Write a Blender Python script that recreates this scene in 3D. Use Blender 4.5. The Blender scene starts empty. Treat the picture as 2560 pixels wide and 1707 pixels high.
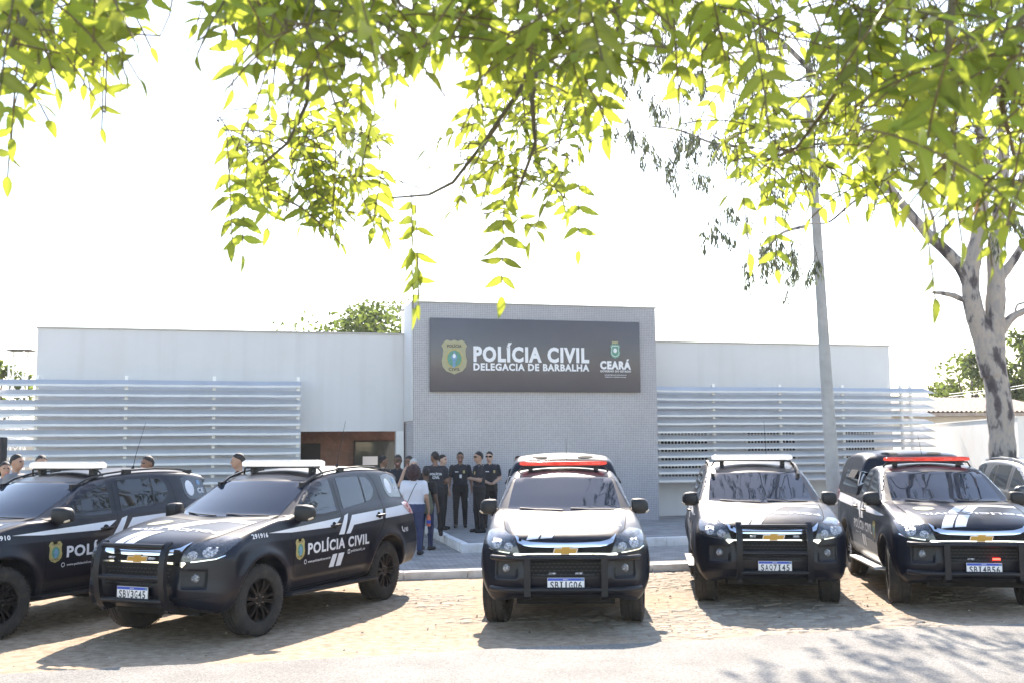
import bpy, bmesh, math, random
import numpy as np
from mathutils import Vector, Matrix
from mathutils.bvhtree import BVHTree
random.seed(7); np.random.seed(7)
sc = bpy.context.scene
COL = sc.collection
R = math.radians
# ---------------------------------------------------------------- camera, sky, sun, exposure
CAM_H = 2.046; CAM_F = 2634.8 / 2560.0; PITCH = R(5.5676); ROLL = 0.0082
cd = bpy.data.cameras.new('camera'); cam = bpy.data.objects.new('camera', cd); COL.objects.link(cam)
cd.sensor_width = 36.0; cd.lens = CAM_F * 36.0; cd.clip_start = 0.05; cd.clip_end = 3000.0
cam.matrix_world = Matrix.Translation((0, 0, CAM_H)) @ Matrix.Rotation(R(90) + PITCH, 4, 'X') @ Matrix.Rotation(-ROLL, 4, 'Z')
cd.dof.use_dof = True; cd.dof.focus_distance = 13.0; cd.dof.aperture_fstop = 9.0
sc.camera = cam
SUN_EL = R(36.4); SUN_AZ = R(1.0)          # azimuth measured from +Y towards +X
world = bpy.data.worlds.new("World"); sc.world = world; world.use_nodes = True
wn = world.node_tree.nodes; wl = world.node_tree.links; wn.clear()
wo = wn.new('ShaderNodeOutputWorld'); wb = wn.new('ShaderNodeBackground'); ws = wn.new('ShaderNodeTexSky')
ws.sky_type = 'NISHITA'; ws.sun_disc = False; ws.sun_elevation = SUN_EL; ws.sun_rotation = SUN_AZ
ws.air_density = 1.1; ws.dust_density = 0.45; ws.ozone_density = 1.0
wb.inputs['Strength'].default_value = 0.15
wl.new(ws.outputs[0], wb.inputs[0]); wl.new(wb.outputs[0], wo.inputs[0])
sl = bpy.data.lights.new('sun', 'SUN'); so = bpy.data.objects.new('sun', sl); COL.objects.link(so)
sl.energy = 4.2; sl.angle = R(0.55); sl.color = (1.0, 0.95, 0.86)
so.location = (2, 40, 30)
so.rotation_euler = Vector((-math.sin(SUN_AZ) * math.cos(SUN_EL), -math.cos(SUN_AZ) * math.cos(SUN_EL), -math.sin(SUN_EL))).to_track_quat('-Z', 'Y').to_euler()
vs = sc.view_settings; vs.view_transform = 'Standard'; vs.look = 'None'; vs.exposure = 1.55; vs.gamma = 1.0; vs.use_curve_mapping = False
vs.use_white_balance = True; vs.white_balance_temperature = 7050; vs.white_balance_tint = 14

def pray(u, v):
    "ray through a point of the 2352-wide picture, used to find where a thing stands"
    a, b = u * 2560 / 2352 - 1280, v * 2560 / 2352 - 853.5
    c, s = math.cos(ROLL), math.sin(ROLL)
    u0, v0 = c * a - s * b, s * a + c * b
    X, Z, Y = u0 / 2634.8, 1.0, -v0 / 2634.8
    return Vector((X, Z * math.cos(PITCH) - Y * math.sin(PITCH), Z * math.sin(PITCH) + Y * math.cos(PITCH)))
def atY(u, v, Y):
    d = pray(u, v); return Vector((0, 0, CAM_H)) + d * (Y / d.y)
def gnd(u, v, z=0.0):
    d = pray(u, v); return Vector((0, 0, CAM_H)) + d * ((z - CAM_H) / d.z)

# ---------------------------------------------------------------- materials
def mat(name, base, rough=0.5, metal=0.0, spec=0.5, var=0.0, vscale=4.0, bump=0.0, bscale=40.0, dirt=None, dscale=2.0, damt=0.5, coat=0.0, rvar=0.0, emit=None, estr=0.0, coord='Object'):
    m = bpy.data.materials.new(name); m.use_nodes = True
    nt = m.node_tree; n = nt.nodes; l = nt.links
    p = n['Principled BSDF']
    p.inputs['Base Color'].default_value = (*base, 1); p.inputs['Roughness'].default_value = rough
    p.inputs['Metallic'].default_value = metal; p.inputs['Specular IOR Level'].default_value = spec
    if coat: p.inputs['Coat Weight'].default_value = coat; p.inputs['Coat Roughness'].default_value = 0.08
    if emit: p.inputs['Emission Color'].default_value = (*emit, 1); p.inputs['Emission Strength'].default_value = estr
    tc = n.new('ShaderNodeTexCoord')
    if var or dirt:
        nz = n.new('ShaderNodeTexNoise'); nz.inputs['Scale'].default_value = vscale; nz.inputs['Detail'].default_value = 6
        l.new(tc.outputs[coord], nz.inputs['Vector'])
        mr = n.new('ShaderNodeMapRange'); mr.inputs[1].default_value = .25; mr.inputs[2].default_value = .75
        mr.inputs[3].default_value = 1 - var; mr.inputs[4].default_value = 1 + var
        l.new(nz.outputs[0], mr.inputs[0])
        mx = n.new('ShaderNodeMix'); mx.data_type = 'RGBA'; mx.blend_type = 'MULTIPLY'; mx.inputs[0].default_value = 1
        mx.inputs[6].default_value = (*base, 1); l.new(mr.outputs[0], mx.inputs[7])
        out = mx.outputs[2]
        if dirt:
            n2 = n.new('ShaderNodeTexNoise'); n2.inputs['Scale'].default_value = dscale; n2.inputs['Detail'].default_value = 8; n2.inputs['Roughness'].default_value = .65
            l.new(tc.outputs[coord], n2.inputs['Vector'])
            cr = n.new('ShaderNodeMapRange'); cr.inputs[1].default_value = .48; cr.inputs[2].default_value = .72; cr.inputs[3].default_value = 0; cr.inputs[4].default_value = damt
            l.new(n2.outputs[0], cr.inputs[0])
            m2 = n.new('ShaderNodeMix'); m2.data_type = 'RGBA'; l.new(cr.outputs[0], m2.inputs[0]); l.new(out, m2.inputs[6]); m2.inputs[7].default_value = (*dirt, 1)
            out = m2.outputs[2]
        l.new(out, p.inputs['Base Color'])
    if rvar:
        n3 = n.new('ShaderNodeTexNoise'); n3.inputs['Scale'].default_value = vscale * 2.3; n3.inputs['Detail'].default_value = 5
        l.new(tc.outputs[coord], n3.inputs['Vector'])
        r3 = n.new('ShaderNodeMapRange'); r3.inputs[3].default_value = max(0, rough - rvar); r3.inputs[4].default_value = rough + rvar
        l.new(n3.outputs[0], r3.inputs[0]); l.new(r3.outputs[0], p.inputs['Roughness'])
    if bump:
        nb = n.new('ShaderNodeTexNoise'); nb.inputs['Scale'].default_value = bscale; nb.inputs['Detail'].default_value = 5
        l.new(tc.outputs[coord], nb.inputs['Vector'])
        b = n.new('ShaderNodeBump'); b.inputs['Strength'].default_value = bump; b.inputs['Distance'].default_value = .02
        l.new(nb.outputs[0], b.inputs['Height']); l.new(b.outputs[0], p.inputs['Normal'])
    return m
M = {}
M['paint'] = mat('satin_black_paint', (.0032, .0048, .0118), .315, spec=.36, var=.15, vscale=3, rvar=.05)
M['silver'] = mat('grey_paint', (.075, .075, .076), .3, metal=.4, coat=.5, var=.05)
M['trim'] = mat('black_plastic', (.012, .012, .013), .55, var=.2, vscale=6, bump=.05, bscale=200)
M['guard'] = mat('black_powder_coat', (.008, .0085, .012), .42, spec=.35, var=.15, vscale=8)
M['tyre'] = mat('tyre_rubber', (.022, .021, .020), .85, var=.25, vscale=9, dirt=(.10, .078, .06), dscale=7, damt=.4, bump=.2, bscale=60)
M['rim'] = mat('black_rim', (.006, .006, .007), .36, spec=.25, var=.1)
M['under'] = mat('underbody', (.006, .006, .006), .9)
M['glass'] = mat('tinted_glass', (.012, .020, .036), .03, spec=.42, rvar=.01, vscale=1.2)
M['sideglass'] = mat('dark_side_glass', (.004, .005, .006), .02, spec=.75)
M['chrome'] = mat('chrome', (.82, .83, .85), .09, metal=1)
M['gold'] = mat('gold_emblem', (.42, .25, .055), .32, metal=.5, var=.1, vscale=60)
M['lamp'] = mat('lamp_housing', (.055, .058, .065), .10, metal=.3, coat=1.0, var=.6, vscale=34, bump=.25, bscale=50)
M['reflector'] = mat('lamp_reflector', (.42, .43, .45), .2, metal=.85, var=.9, vscale=45, bump=1.0, bscale=90)
M['white'] = mat('white_vinyl', (.74, .74, .76), .42, var=.04, vscale=5)
M['plate'] = mat('plate_white', (.72, .72, .73), .4, var=.05, vscale=20)
M['plateblue'] = mat('plate_blue', (.02, .07, .42), .4, var=.05, vscale=20)
M['ink'] = mat('plate_ink', (.03, .03, .04), .5)
def lens_mat(name, c, t, e=0.0):
    m = mat(name, c, .18, spec=.5, var=.15, vscale=14, coat=.5); nt = m.node_tree; n = nt.nodes; l = nt.links; p = n['Principled BSDF']
    if e: p.inputs['Emission Color'].default_value = (*t, 1); p.inputs['Emission Strength'].default_value = e
    tr = n.new('ShaderNodeBsdfTranslucent'); tr.inputs['Color'].default_value = (*t, 1); mx = n.new('ShaderNodeMixShader'); mx.inputs[0].default_value = .8
    l.new(p.outputs[0], mx.inputs[1]); l.new(tr.outputs[0], mx.inputs[2]); l.new(mx.outputs[0], n['Material Output'].inputs['Surface']); return m
M['barwhite'] = lens_mat('clear_light_bar', (.82, .82, .80), (.99, .99, .98))
M['barred'] = lens_mat('red_light_bar', (.58, .09, .07), (.96, .30, .25), .08)
M['pinklens'] = lens_mat('pale_red_lens', (.7, .4, .36), (.98, .6, .52), .1)
M['redlamp'] = mat('red_strobe', (.8, .03, .02), .3, emit=(1, .03, .02), estr=5.0)
M['taillens'] = mat('tail_lens', (.55, .25, .24), .12, coat=1, var=.35, vscale=30)
M['tailred'] = mat('tail_red', (.5, .02, .03), .15, coat=1)
M['amber'] = mat('amber_lens', (.75, .6, .42), .15, coat=1)
M['shield'] = mat('shield_gold', (.42, .34, .13), .4, var=.15, vscale=25)
M['shieldpale'] = mat('shield_pale_gold', (.36, .34, .20), .4, var=.08, vscale=25)
M['green'] = mat('shield_green', (.10, .28, .20), .5, var=.2, vscale=30)
M['blue'] = mat('shield_blue', (.16, .30, .46), .5, var=.2, vscale=30)

# ---------------------------------------------------------------- mesh helpers
class MB:
    def __init__(s): s.v = []; s.f = []; s.m = []
    def add(s, vs_, fs, mi=0):
        o = len(s.v); s.v += [tuple(p) for p in vs_]; s.f += [tuple(i + o for i in f) for f in fs]; s.m += [mi] * len(fs); return s
    def box(s, a, b, mi=0):
        x0, y0, z0 = [min(p, q) for p, q in zip(a, b)]; x1, y1, z1 = [max(p, q) for p, q in zip(a, b)]
        return s.add([(x0, y0, z0), (x1, y0, z0), (x1, y1, z0), (x0, y1, z0), (x0, y0, z1), (x1, y0, z1), (x1, y1, z1), (x0, y1, z1)],
                     [(0, 3, 2, 1), (4, 5, 6, 7), (0, 1, 5, 4), (1, 2, 6, 5), (2, 3, 7, 6), (3, 0, 4, 7)], mi)
    def tube(s, pts, r, n=8, mi=0, cap=True):
        pts = [Vector(p) for p in pts]; k = len(pts); rr = list(r) if isinstance(r, (list, tuple, np.ndarray)) else [r] * k
        vsx = []; prev = None
        for i in range(k):
            t = (pts[min(i + 1, k - 1)] - pts[max(i - 1, 0)])
            t = t.normalized() if t.length > 1e-9 else Vector((0, 0, 1))
            if prev is None:
                a = t.orthogonal().normalized()
            else:
                a = prev - t * prev.dot(t)
                a = a.normalized() if a.length > 1e-6 else t.orthogonal().normalized()
            prev = a; b = t.cross(a)
            for j in range(n):
                q = 2 * math.pi * j / n; vsx.append(pts[i] + (a * math.cos(q) + b * math.sin(q)) * rr[i])
        fs = []
        for i in range(k - 1):
            for j in range(n):
                fs.append((i * n + j, i * n + (j + 1) % n, (i + 1) * n + (j + 1) % n, (i + 1) * n + j))
        if cap: fs.append(tuple(range(n - 1, -1, -1))); fs.append(tuple((k - 1) * n + j for j in range(n)))
        return s.add(vsx, fs, mi)
    def lathe(s, prof, n=32, axis='y', mi=0, c=(0, 0, 0)):
        "prof: list of (radius, along-axis)"
        vsx = []
        for (r, a) in prof:
            for j in range(n):
                q = 2 * math.pi * j / n
                if axis == 'y': vsx.append((c[0] + r * math.cos(q), c[1] + a, c[2] + r * math.sin(q)))
                elif axis == 'x': vsx.append((c[0] + a, c[1] + r * math.cos(q), c[2] + r * math.sin(q)))
                else: vsx.append((c[0] + r * math.cos(q), c[1] + r * math.sin(q), c[2] + a))
        fs = []
        for i in range(len(prof) - 1):
            for j in range(n):
                fs.append((i * n + j, (i + 1) * n + j, (i + 1) * n + (j + 1) % n, i * n + (j + 1) % n))
        return s.add(vsx, fs, mi)
    def prism(s, poly, lo, hi, axis='y', mi=0):
        "poly in the two other axes, extruded along axis"
        n = len(poly)
        def P(p, h):
            if axis == 'y': return (p[0], h, p[1])
            if axis == 'x': return (h, p[0], p[1])
            return (p[0], p[1], h)
        vsx = [P(p, lo) for p in poly] + [P(p, hi) for p in poly]
        fs = [tuple(range(n)), tuple(range(2 * n - 1, n - 1, -1))] + [(i, i + n, (i + 1) % n + n, (i + 1) % n) for i in range(n)]
        return s.add(vsx, fs, mi)
    def build(s, name, ms, parent=None, smooth=False, ang=40, bevel=0.0, fix=True):
        me = bpy.data.meshes.new(name); me.from_pydata(s.v, [], s.f)
        ms = ms if isinstance(ms, (list, tuple)) else [ms]
        for m in ms: me.materials.append(m)
        if len(ms) > 1: me.polygons.foreach_set('material_index', s.m)
        if fix or bevel or smooth:
            bm = bmesh.new(); bm.from_mesh(me)
            if fix: bmesh.ops.recalc_face_normals(bm, faces=bm.faces)
            if bevel:
                es = [e for e in bm.edges if len(e.link_faces) == 2 and e.calc_face_angle(0) > R(30)]
                bmesh.ops.bevel(bm, geom=es, offset=bevel, segments=2, affect='EDGES', profile=.6, clamp_overlap=True)
            if smooth or bevel:
                for f in bm.faces: f.smooth = True
                for e in bm.edges:
                    if len(e.link_faces) == 2 and e.calc_face_angle(0) > R(ang): e.smooth = False
            bm.to_mesh(me); bm.free()
        return link(name, me, parent)
def link(name, data, parent=None):
    o = bpy.data.objects.new(name, data); COL.objects.link(o)
    if parent: o.parent = parent
    return o
def thing(name, label, cat, loc=(0, 0, 0), rz=0, group=None):
    o = link(name, None); o.location = loc; o.rotation_euler = (0, 0, rz); o.empty_display_size = .2
    return tag(o, label, cat, group)
def tag(o, label=None, cat=None, group=None, kind=None):
    if label: o['label'] = label
    if cat: o['category'] = cat
    if group: o['group'] = group
    if kind: o['kind'] = kind
    return o
def copy_tree(o, parent=None):
    c = o.copy(); COL.objects.link(c); c.parent = parent
    for ch in list(o.children): copy_tree(ch, c)
    return c

# text and flat outlines -> flat triangle/quads in 2D
def text_bm(txt, bold=0.0, align='LEFT'):
    cu = bpy.data.curves.new('t', 'FONT'); cu.body = txt; cu.size = 1; cu.offset = bold; cu.resolution_u = 3; cu.space_character = 1.04 + 2.4 * bold
    o = bpy.data.objects.new('t', cu); me = o.to_mesh()
    bm = bmesh.new(); bm.from_mesh(me); o.to_mesh_clear(); bpy.data.objects.remove(o); bpy.data.curves.remove(cu)
    return bm
def fit_bm(bm, quad):
    "map the bm's bounding box to the quad (bottom-left, bottom-right, top-right, top-left)"
    xs = [v.co.x for v in bm.verts]; ys = [v.co.y for v in bm.verts]
    x0, x1, y0, y1 = min(xs), max(xs), min(ys), max(ys)
    bl, br, tr, tl = [Vector(q) for q in quad]
    for v in bm.verts:
        a = (v.co.x - x0) / (x1 - x0); b = (v.co.y - y0) / (y1 - y0)
        p = (bl * (1 - a) + br * a) * (1 - b) + (tl * (1 - a) + tr * a) * b
        v.co = (p.x, p.y, 0)
    return bm
def poly_bm(polys):
    bm = bmesh.new()
    for p in polys:
        bm.faces.new([bm.verts.new((q[0], q[1], 0)) for q in p])
    return bm
def cut_bm(bm, h):
    xs = [v.co.x for v in bm.verts]; ys = [v.co.y for v in bm.verts]
    for ax, lo, hi in ((0, min(xs), max(xs)), (1, min(ys), max(ys))):
        k = math.floor(lo / h) + 1
        while k * h < hi:
            co = [0, 0, 0]; no = [0, 0, 0]; co[ax] = k * h; no[ax] = 1
            bmesh.ops.bisect_plane(bm, geom=bm.verts[:] + bm.edges[:] + bm.faces[:], plane_co=co, plane_no=no, dist=1e-5)
            k += 1
    return bm
def circle(cx, cy, rx, ry=None, n=20):
    ry = ry or rx
    return [(cx + rx * math.cos(2 * math.pi * i / n), cy + ry * math.sin(2 * math.pi * i / n)) for i in range(n)]
SHIELD = [(0, 1), (.28, .93), (.42, .97), (.60, 1), (.82, .88), (1.0, .68), (.88, .45), (.90, .1), (.98, -.2), (.92, -.55), (.62, -.82), (.25, -.92), (0, -1.0)]
SHIELD = SHIELD + [(-x, y) for x, y in SHIELD[-2:0:-1]]
def shield(cx, cy, rx, ry): return [(cx + x * rx, cy + y * ry) for x, y in SHIELD]

# ---------------------------------------------------------------- implicit surfaces -> meshes
def smin(a, b, k):
    h = np.clip(.5 + .5 * (b - a) / k, 0, 1); return b * (1 - h) + a * h - k * h * (1 - h)
def smax(a, b, k): return -smin(-a, -b, k)
def sstep(a, b, x):
    t = np.clip((x - a) / (b - a), 0, 1); return t * t * (3 - 2 * t)
def surface_net(val, org, h):
    "naive surface nets over a grid of values (negative inside)"
    nx, ny, nz = val.shape
    cs = (nx - 1, ny - 1, nz - 1)
    acc = np.zeros(cs + (3,), np.float32); cnt = np.zeros(cs, np.int16)
    ins = val < 0; edges = []
    for ax in range(3):
        a = [slice(None)] * 3; b = [slice(None)] * 3; a[ax] = slice(0, -1); b[ax] = slice(1, None)
        cr = ins[tuple(a)] != ins[tuple(b)]
        I = np.argwhere(cr)
        if len(I) == 0: edges.append((I, None)); continue
        v0 = val[tuple(a)][cr]; v1 = val[tuple(b)][cr]; t = v0 / (v0 - v1)
        P = I.astype(np.float32); P[:, ax] += t
        o1, o2 = [k for k in range(3) if k != ax]
        for d1 in (0, 1):
            for d2 in (0, 1):
                J = I.copy(); J[:, o1] -= d1; J[:, o2] -= d2
                ok = np.all((J >= 0) & (J < np.array(cs)), axis=1)
                Jk = J[ok]; np.add.at(acc, (Jk[:, 0], Jk[:, 1], Jk[:, 2]), P[ok]); np.add.at(cnt, (Jk[:, 0], Jk[:, 1], Jk[:, 2]), 1)
        edges.append((I, v0 < 0))
    idx = -np.ones(cs, np.int64); act = cnt > 0; idx[act] = np.arange(act.sum())
    V = acc[act] / cnt[act][:, None] * h + np.array(org, np.float32)
    F = []
    for ax in range(3):
        I, sg = edges[ax]
        if len(I) == 0: continue
        o1, o2 = (ax + 1) % 3, (ax + 2) % 3
        q = []
        ok = (I[:, o1] > 0) & (I[:, o2] > 0) & (I[:, o1] < cs[o1]) & (I[:, o2] < cs[o2])
        I = I[ok]; sg = sg[ok]
        for d1, d2 in ((1, 1), (0, 1), (0, 0), (1, 0)):
            J = I.copy(); J[:, o1] -= d1; J[:, o2] -= d2; q.append(idx[J[:, 0], J[:, 1], J[:, 2]])
        q = np.stack(q, 1); q[~sg] = q[~sg][:, ::-1]; F.append(q)
    return V, np.concatenate(F)
def mesh_np(name, V, F, ms, mi=None, N=None, smooth=True):
    me = bpy.data.meshes.new(name); k = F.shape[1]
    me.vertices.add(len(V)); me.vertices.foreach_set('co', np.asarray(V, np.float32).ravel())
    me.loops.add(F.size); me.loops.foreach_set('vertex_index', F.ravel().astype(np.int32))
    me.polygons.add(len(F)); me.polygons.foreach_set('loop_start', np.arange(0, F.size, k, dtype=np.int32))
    for m in ms: me.materials.append(m)
    if mi is not None: me.polygons.foreach_set('material_index', np.asarray(mi, np.int32))
    me.polygons.foreach_set('use_smooth', np.full(len(F), smooth))
    me.update(calc_edges=True); me.validate()
    if N is not None: me.normals_split_custom_set_from_vertices([tuple(n) for n in N])
    return me
# ---------------------------------------------------------------- ground, road, pavements, kerbs
def lerp(a, b, t): return a + (b - a) * t
RISE = .055
ROAD_A = Vector((-4.69, 9.85)) * ((CAM_H - RISE) / CAM_H); ROAD_D = Vector((10.43, 2.27)).normalized()     # near edge of the lot = far edge of the asphalt
ROAD_N = Vector((-ROAD_D.y, ROAD_D.x))
KERB_A = Vector((-1.70, 16.60)); KERB_D = Vector((math.cos(R(9.7)), math.sin(R(9.7)))); KERB_N = Vector((-KERB_D.y, KERB_D.x))
def hash2(i, j, k=0):
    s = np.sin(i * 127.1 + j * 311.7 + k * 74.7) * 43758.5453; return s - np.floor(s)
def vnoise(x, y, k=0):
    i, j = np.floor(x), np.floor(y); fx, fy = x - i, y - j; fx = fx * fx * (3 - 2 * fx); fy = fy * fy * (3 - 2 * fy)
    return (hash2(i, j, k) * (1 - fx) + hash2(i + 1, j, k) * fx) * (1 - fy) + (hash2(i, j + 1, k) * (1 - fx) + hash2(i + 1, j + 1, k) * fx) * fy
def fbm(x, y, k=0, o=4):
    r = 0; a = .5; t = 0
    for q in range(o): r = r + a * vnoise(x * 2 ** q, y * 2 ** q, k + q); t += a; a *= .5
    return r / t
def cobble_mat():
    m = mat('sandy_cobble', (.36, .29, .21), .9)
    nt = m.node_tree; n = nt.nodes; l = nt.links; p = n['Principled BSDF']
    at = n.new('ShaderNodeAttribute'); at.attribute_name = 'stone'
    tc = n.new('ShaderNodeTexCoord')
    nz = n.new('ShaderNodeTexNoise'); nz.inputs['Scale'].default_value = 9; nz.inputs['Detail'].default_value = 8; l.new(tc.outputs['Object'], nz.inputs[0])
    a = n.new('ShaderNodeValToRGB'); a.color_ramp.elements[0].color = (.29, .20, .125, 1); a.color_ramp.elements[1].color = (.52, .40, .28, 1)
    a.color_ramp.elements[0].position = .3; a.color_ramp.elements[1].position = .7; l.new(nz.outputs[0], a.inputs[0])
    b = n.new('ShaderNodeValToRGB'); b.color_ramp.elements[0].color = (.25, .205, .16, 1); b.color_ramp.elements[1].color = (.47, .405, .325, 1)
    n2 = n.new('ShaderNodeTexNoise'); n2.inputs['Scale'].default_value = 5; n2.inputs['Detail'].default_value = 4; l.new(tc.outputs['Object'], n2.inputs[0])
    ad = n.new('ShaderNodeMath'); ad.operation = 'MULTIPLY_ADD'; ad.inputs[1].default_value = .35; l.new(n2.outputs[0], ad.inputs[0]); l.new(at.outputs['Vector'], ad.inputs[2])
    sp = n.new('ShaderNodeSeparateXYZ'); l.new(at.outputs['Vector'], sp.inputs[0])
    ad2 = n.new('ShaderNodeMath'); ad2.operation = 'MULTIPLY_ADD'; ad2.inputs[1].default_value = .45; l.new(n2.outputs[0], ad2.inputs[0]); l.new(sp.outputs[1], ad2.inputs[2])
    l.new(ad2.outputs[0], b.inputs[0])
    mx = n.new('ShaderNodeMix'); mx.data_type = 'RGBA'; l.new(sp.outputs[0], mx.inputs[0]); l.new(a.outputs[0], mx.inputs[6]); l.new(b.outputs[0], mx.inputs[7])
    vo = n.new('ShaderNodeTexNoise'); vo.inputs['Scale'].default_value = 130; vo.inputs['Detail'].default_value = 4; l.new(tc.outputs['Object'], vo.inputs[0])
    mr = n.new('ShaderNodeMapRange'); mr.inputs[1].default_value = .3; mr.inputs[2].default_value = .7; mr.inputs[3].default_value = .72; mr.inputs[4].default_value = 1.2; l.new(vo.outputs[0], mr.inputs[0])
    m3 = n.new('ShaderNodeMix'); m3.data_type = 'RGBA'; m3.blend_type = 'MULTIPLY'; m3.inputs[0].default_value = 1; l.new(mx.outputs[2], m3.inputs[6]); l.new(mr.outputs[0], m3.inputs[7])
    l.new(m3.outputs[2], p.inputs['Base Color'])
    bp = n.new('ShaderNodeBump'); bp.inputs['Strength'].default_value = .5; bp.inputs['Distance'].default_value = .01; l.new(vo.outputs[0], bp.inputs['Height']); l.new(bp.outputs[0], p.inputs['Normal'])
    p.inputs['Specular IOR Level'].default_value = .25
    return m
def build_lot():
    # strip frame: e along road direction, w across from the road edge to the kerb
    ne, nw = 760, 420
    e = np.linspace(-6, 19, ne); 
    EE, T = np.meshgrid(e, np.linspace(0, 1, nw), indexing='ij')
    # distance to kerb line along ROAD_N
    A = np.array(ROAD_A); D = np.array(ROAD_D); N = np.array(ROAD_N); KA = np.array(KERB_A); KD = np.array(KERB_D)
    base = A[None, :] + e[:, None] * D[None, :]
    den = D[0] * 0 + (N[0] * KD[1] - N[1] * KD[0]); wmax = ((KA - base)[:, 0] * KD[1] - (KA - base)[:, 1] * KD[0]) / den
    w0 = -.35; W = w0 + T * (wmax[:, None] - .01 - w0)
    X = base[:, 0:1] + W * N[0]; Y = base[:, 1:2] + W * N[1]
    # worley stones
    g = .135; wx = X / g * .85 + .35 * (fbm(X * 3, Y * 3, 5) - .5); wy = Y / g + .35 * (fbm(X * 3, Y * 3, 9) - .5)
    d1 = np.full(X.shape, 9.); d2 = d1.copy(); sid = np.zeros(X.shape)
    i0, j0 = np.floor(wx), np.floor(wy)
    for di in (-1, 0, 1):
        for dj in (-1, 0, 1):
            ci, cj = i0 + di, j0 + dj
            px, py = ci + .15 + .7 * hash2(ci, cj, 1), cj + .15 + .7 * hash2(ci, cj, 2)
            d = np.hypot(wx - px, wy - py); cl = d < d1
            d2 = np.where(cl, d1, np.minimum(d2, d)); sid = np.where(cl, hash2(ci, cj, 3), sid); d1 = np.where(cl, d, d1)
    edge = d2 - d1
    st = sstep(.02, .22, edge) * (.45 + .55 * sid)
    sand = fbm(X * .55 + 3, Y * .55, 20, 3) + .16 * (fbm(X * 2.5, Y * 2.5, 30, 3) - .5)
    sand = sand + .55 * sstep(-1.0, -4.0, X) + .16 * sstep(2.2, .2, W) + .12 * sstep(1.2, .2, np.abs(W - wmax[:, None]))- .10 * sstep(-1, 2, X)
    bare = 1 - sstep(.40, .66, sand)
    hgt = -.028 + st * (.006 + .022 * bare) + .02 * (fbm(X * 1.1, Y * 1.1, 40, 3) - .5) + .010 * (fbm(X * 7, Y * 7, 44, 3) - .5)
    Z = hgt + RISE * sstep(1.3, -.1, W)
    V = np.stack([X, Y, Z], -1).reshape(-1, 3)
    ii = np.arange(ne * nw).reshape(ne, nw)
    F = np.stack([ii[:-1, :-1], ii[1:, :-1], ii[1:, 1:], ii[:-1, 1:]], -1).reshape(-1, 4)
    me = mesh_np('parking_ground', V, F, [cobble_mat()])
    at = me.attributes.new('stone', 'FLOAT_VECTOR', 'POINT')
    col = np.zeros((len(V), 3), np.float32); col[:, 0] = (sstep(.12, .5, st) * (.15 + .85 * bare)).ravel(); col[:, 1] = (.1 + .75 * sid).ravel() * .75
    at.data.foreach_set('vector', col.ravel())
    o = link('parking_ground', me); tag(o, kind='structure'); return o
build_lot()
def build_pebbles():
    rng = np.random.default_rng(5); mb = MB(); k = 0
    while k < 1500:
        e, w = rng.uniform(-5, 15), rng.uniform(.15, 5.2) ** 1.0
        p = ROAD_A + ROAD_D * e + ROAD_N * w; r = .006 + .016 * rng.random() ** 4; z = RISE * float(sstep(1.3, -.1, np.array(w))) - .006
        a = [(p.x + r * math.cos(q) * rng.uniform(.7, 1.3), p.y + r * math.sin(q) * rng.uniform(.7, 1.3), z + r * rng.uniform(-.1, .2)) for q in (0, 1.25, 2.5, 3.77, 5.03)]
        mb.add(a + [(p.x + r * .2, p.y, z + r * rng.uniform(.5, 1.0))], [(i, (i + 1) % 5, 5) for i in range(5)], int(rng.random() < .3)); k += 1
    tag(mb.build('pebbles', [M['stone_bit'], M['leaf_bit']]), 'small loose stones and crumbs of dry litter scattered over the sandy ground', 'pebbles', kind='stuff')
M['stone_bit'] = mat('loose_stone', (.33, .28, .22), .9, var=.3, vscale=3); M['leaf_bit'] = mat('dry_crumb', (.12, .085, .05), .9)
build_pebbles()
M['earth'] = mat('dry_earth', (.34, .26, .18), .95, var=.3, vscale=.6)
g = MB(); g.add([(-900, -900, -.10), (900, -900, -.10), (900, 900, -.10), (-900, 900, -.10)], [(0, 1, 2, 3)])
tag(g.build('ground', M['earth']), kind='structure')
# asphalt
def asphalt_mat():
    m = mat('worn_asphalt', (.30, .29, .275), .85); nt = m.node_tree; n = nt.nodes; l = nt.links; p = n['Principled BSDF']
    tc = n.new('ShaderNodeTexCoord')
    v = n.new('ShaderNodeTexVoronoi'); v.inputs['Scale'].default_value = 85; l.new(tc.outputs['Object'], v.inputs['Vector'])
    r = n.new('ShaderNodeValToRGB'); r.color_ramp.elements[0].color = (.15, .141, .127, 1); r.color_ramp.elements[1].color = (.305, .29, .262, 1)
    sp = n.new('ShaderNodeSeparateColor'); l.new(v.outputs['Color'], sp.inputs[0]); l.new(sp.outputs[0], r.inputs[0])
    z = n.new('ShaderNodeTexNoise'); z.inputs['Scale'].default_value = 1.3; z.inputs['Detail'].default_value = 6; l.new(tc.outputs['Object'], z.inputs[0])
    mr = n.new('ShaderNodeMapRange'); mr.inputs[1].default_value = .3; mr.inputs[2].default_value = .7; mr.inputs[3].default_value = .82; mr.inputs[4].default_value = 1.15; l.new(z.outputs[0], mr.inputs[0])
    mx = n.new('ShaderNodeMix'); mx.data_type = 'RGBA'; mx.blend_type = 'MULTIPLY'; mx.inputs[0].default_value = 1; l.new(r.outputs[0], mx.inputs[6]); l.new(mr.outputs[0], mx.inputs[7])
    l.new(mx.outputs[2], p.inputs['Base Color'])
    b = n.new('ShaderNodeBump'); b.inputs['Strength'].default_value = .5; b.inputs['Distance'].default_value = .006; l.new(v.outputs['Distance'], b.inputs['Height']); l.new(b.outputs[0], p.inputs['Normal'])
    p.inputs['Specular IOR Level'].default_value = .3
    return m
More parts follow.
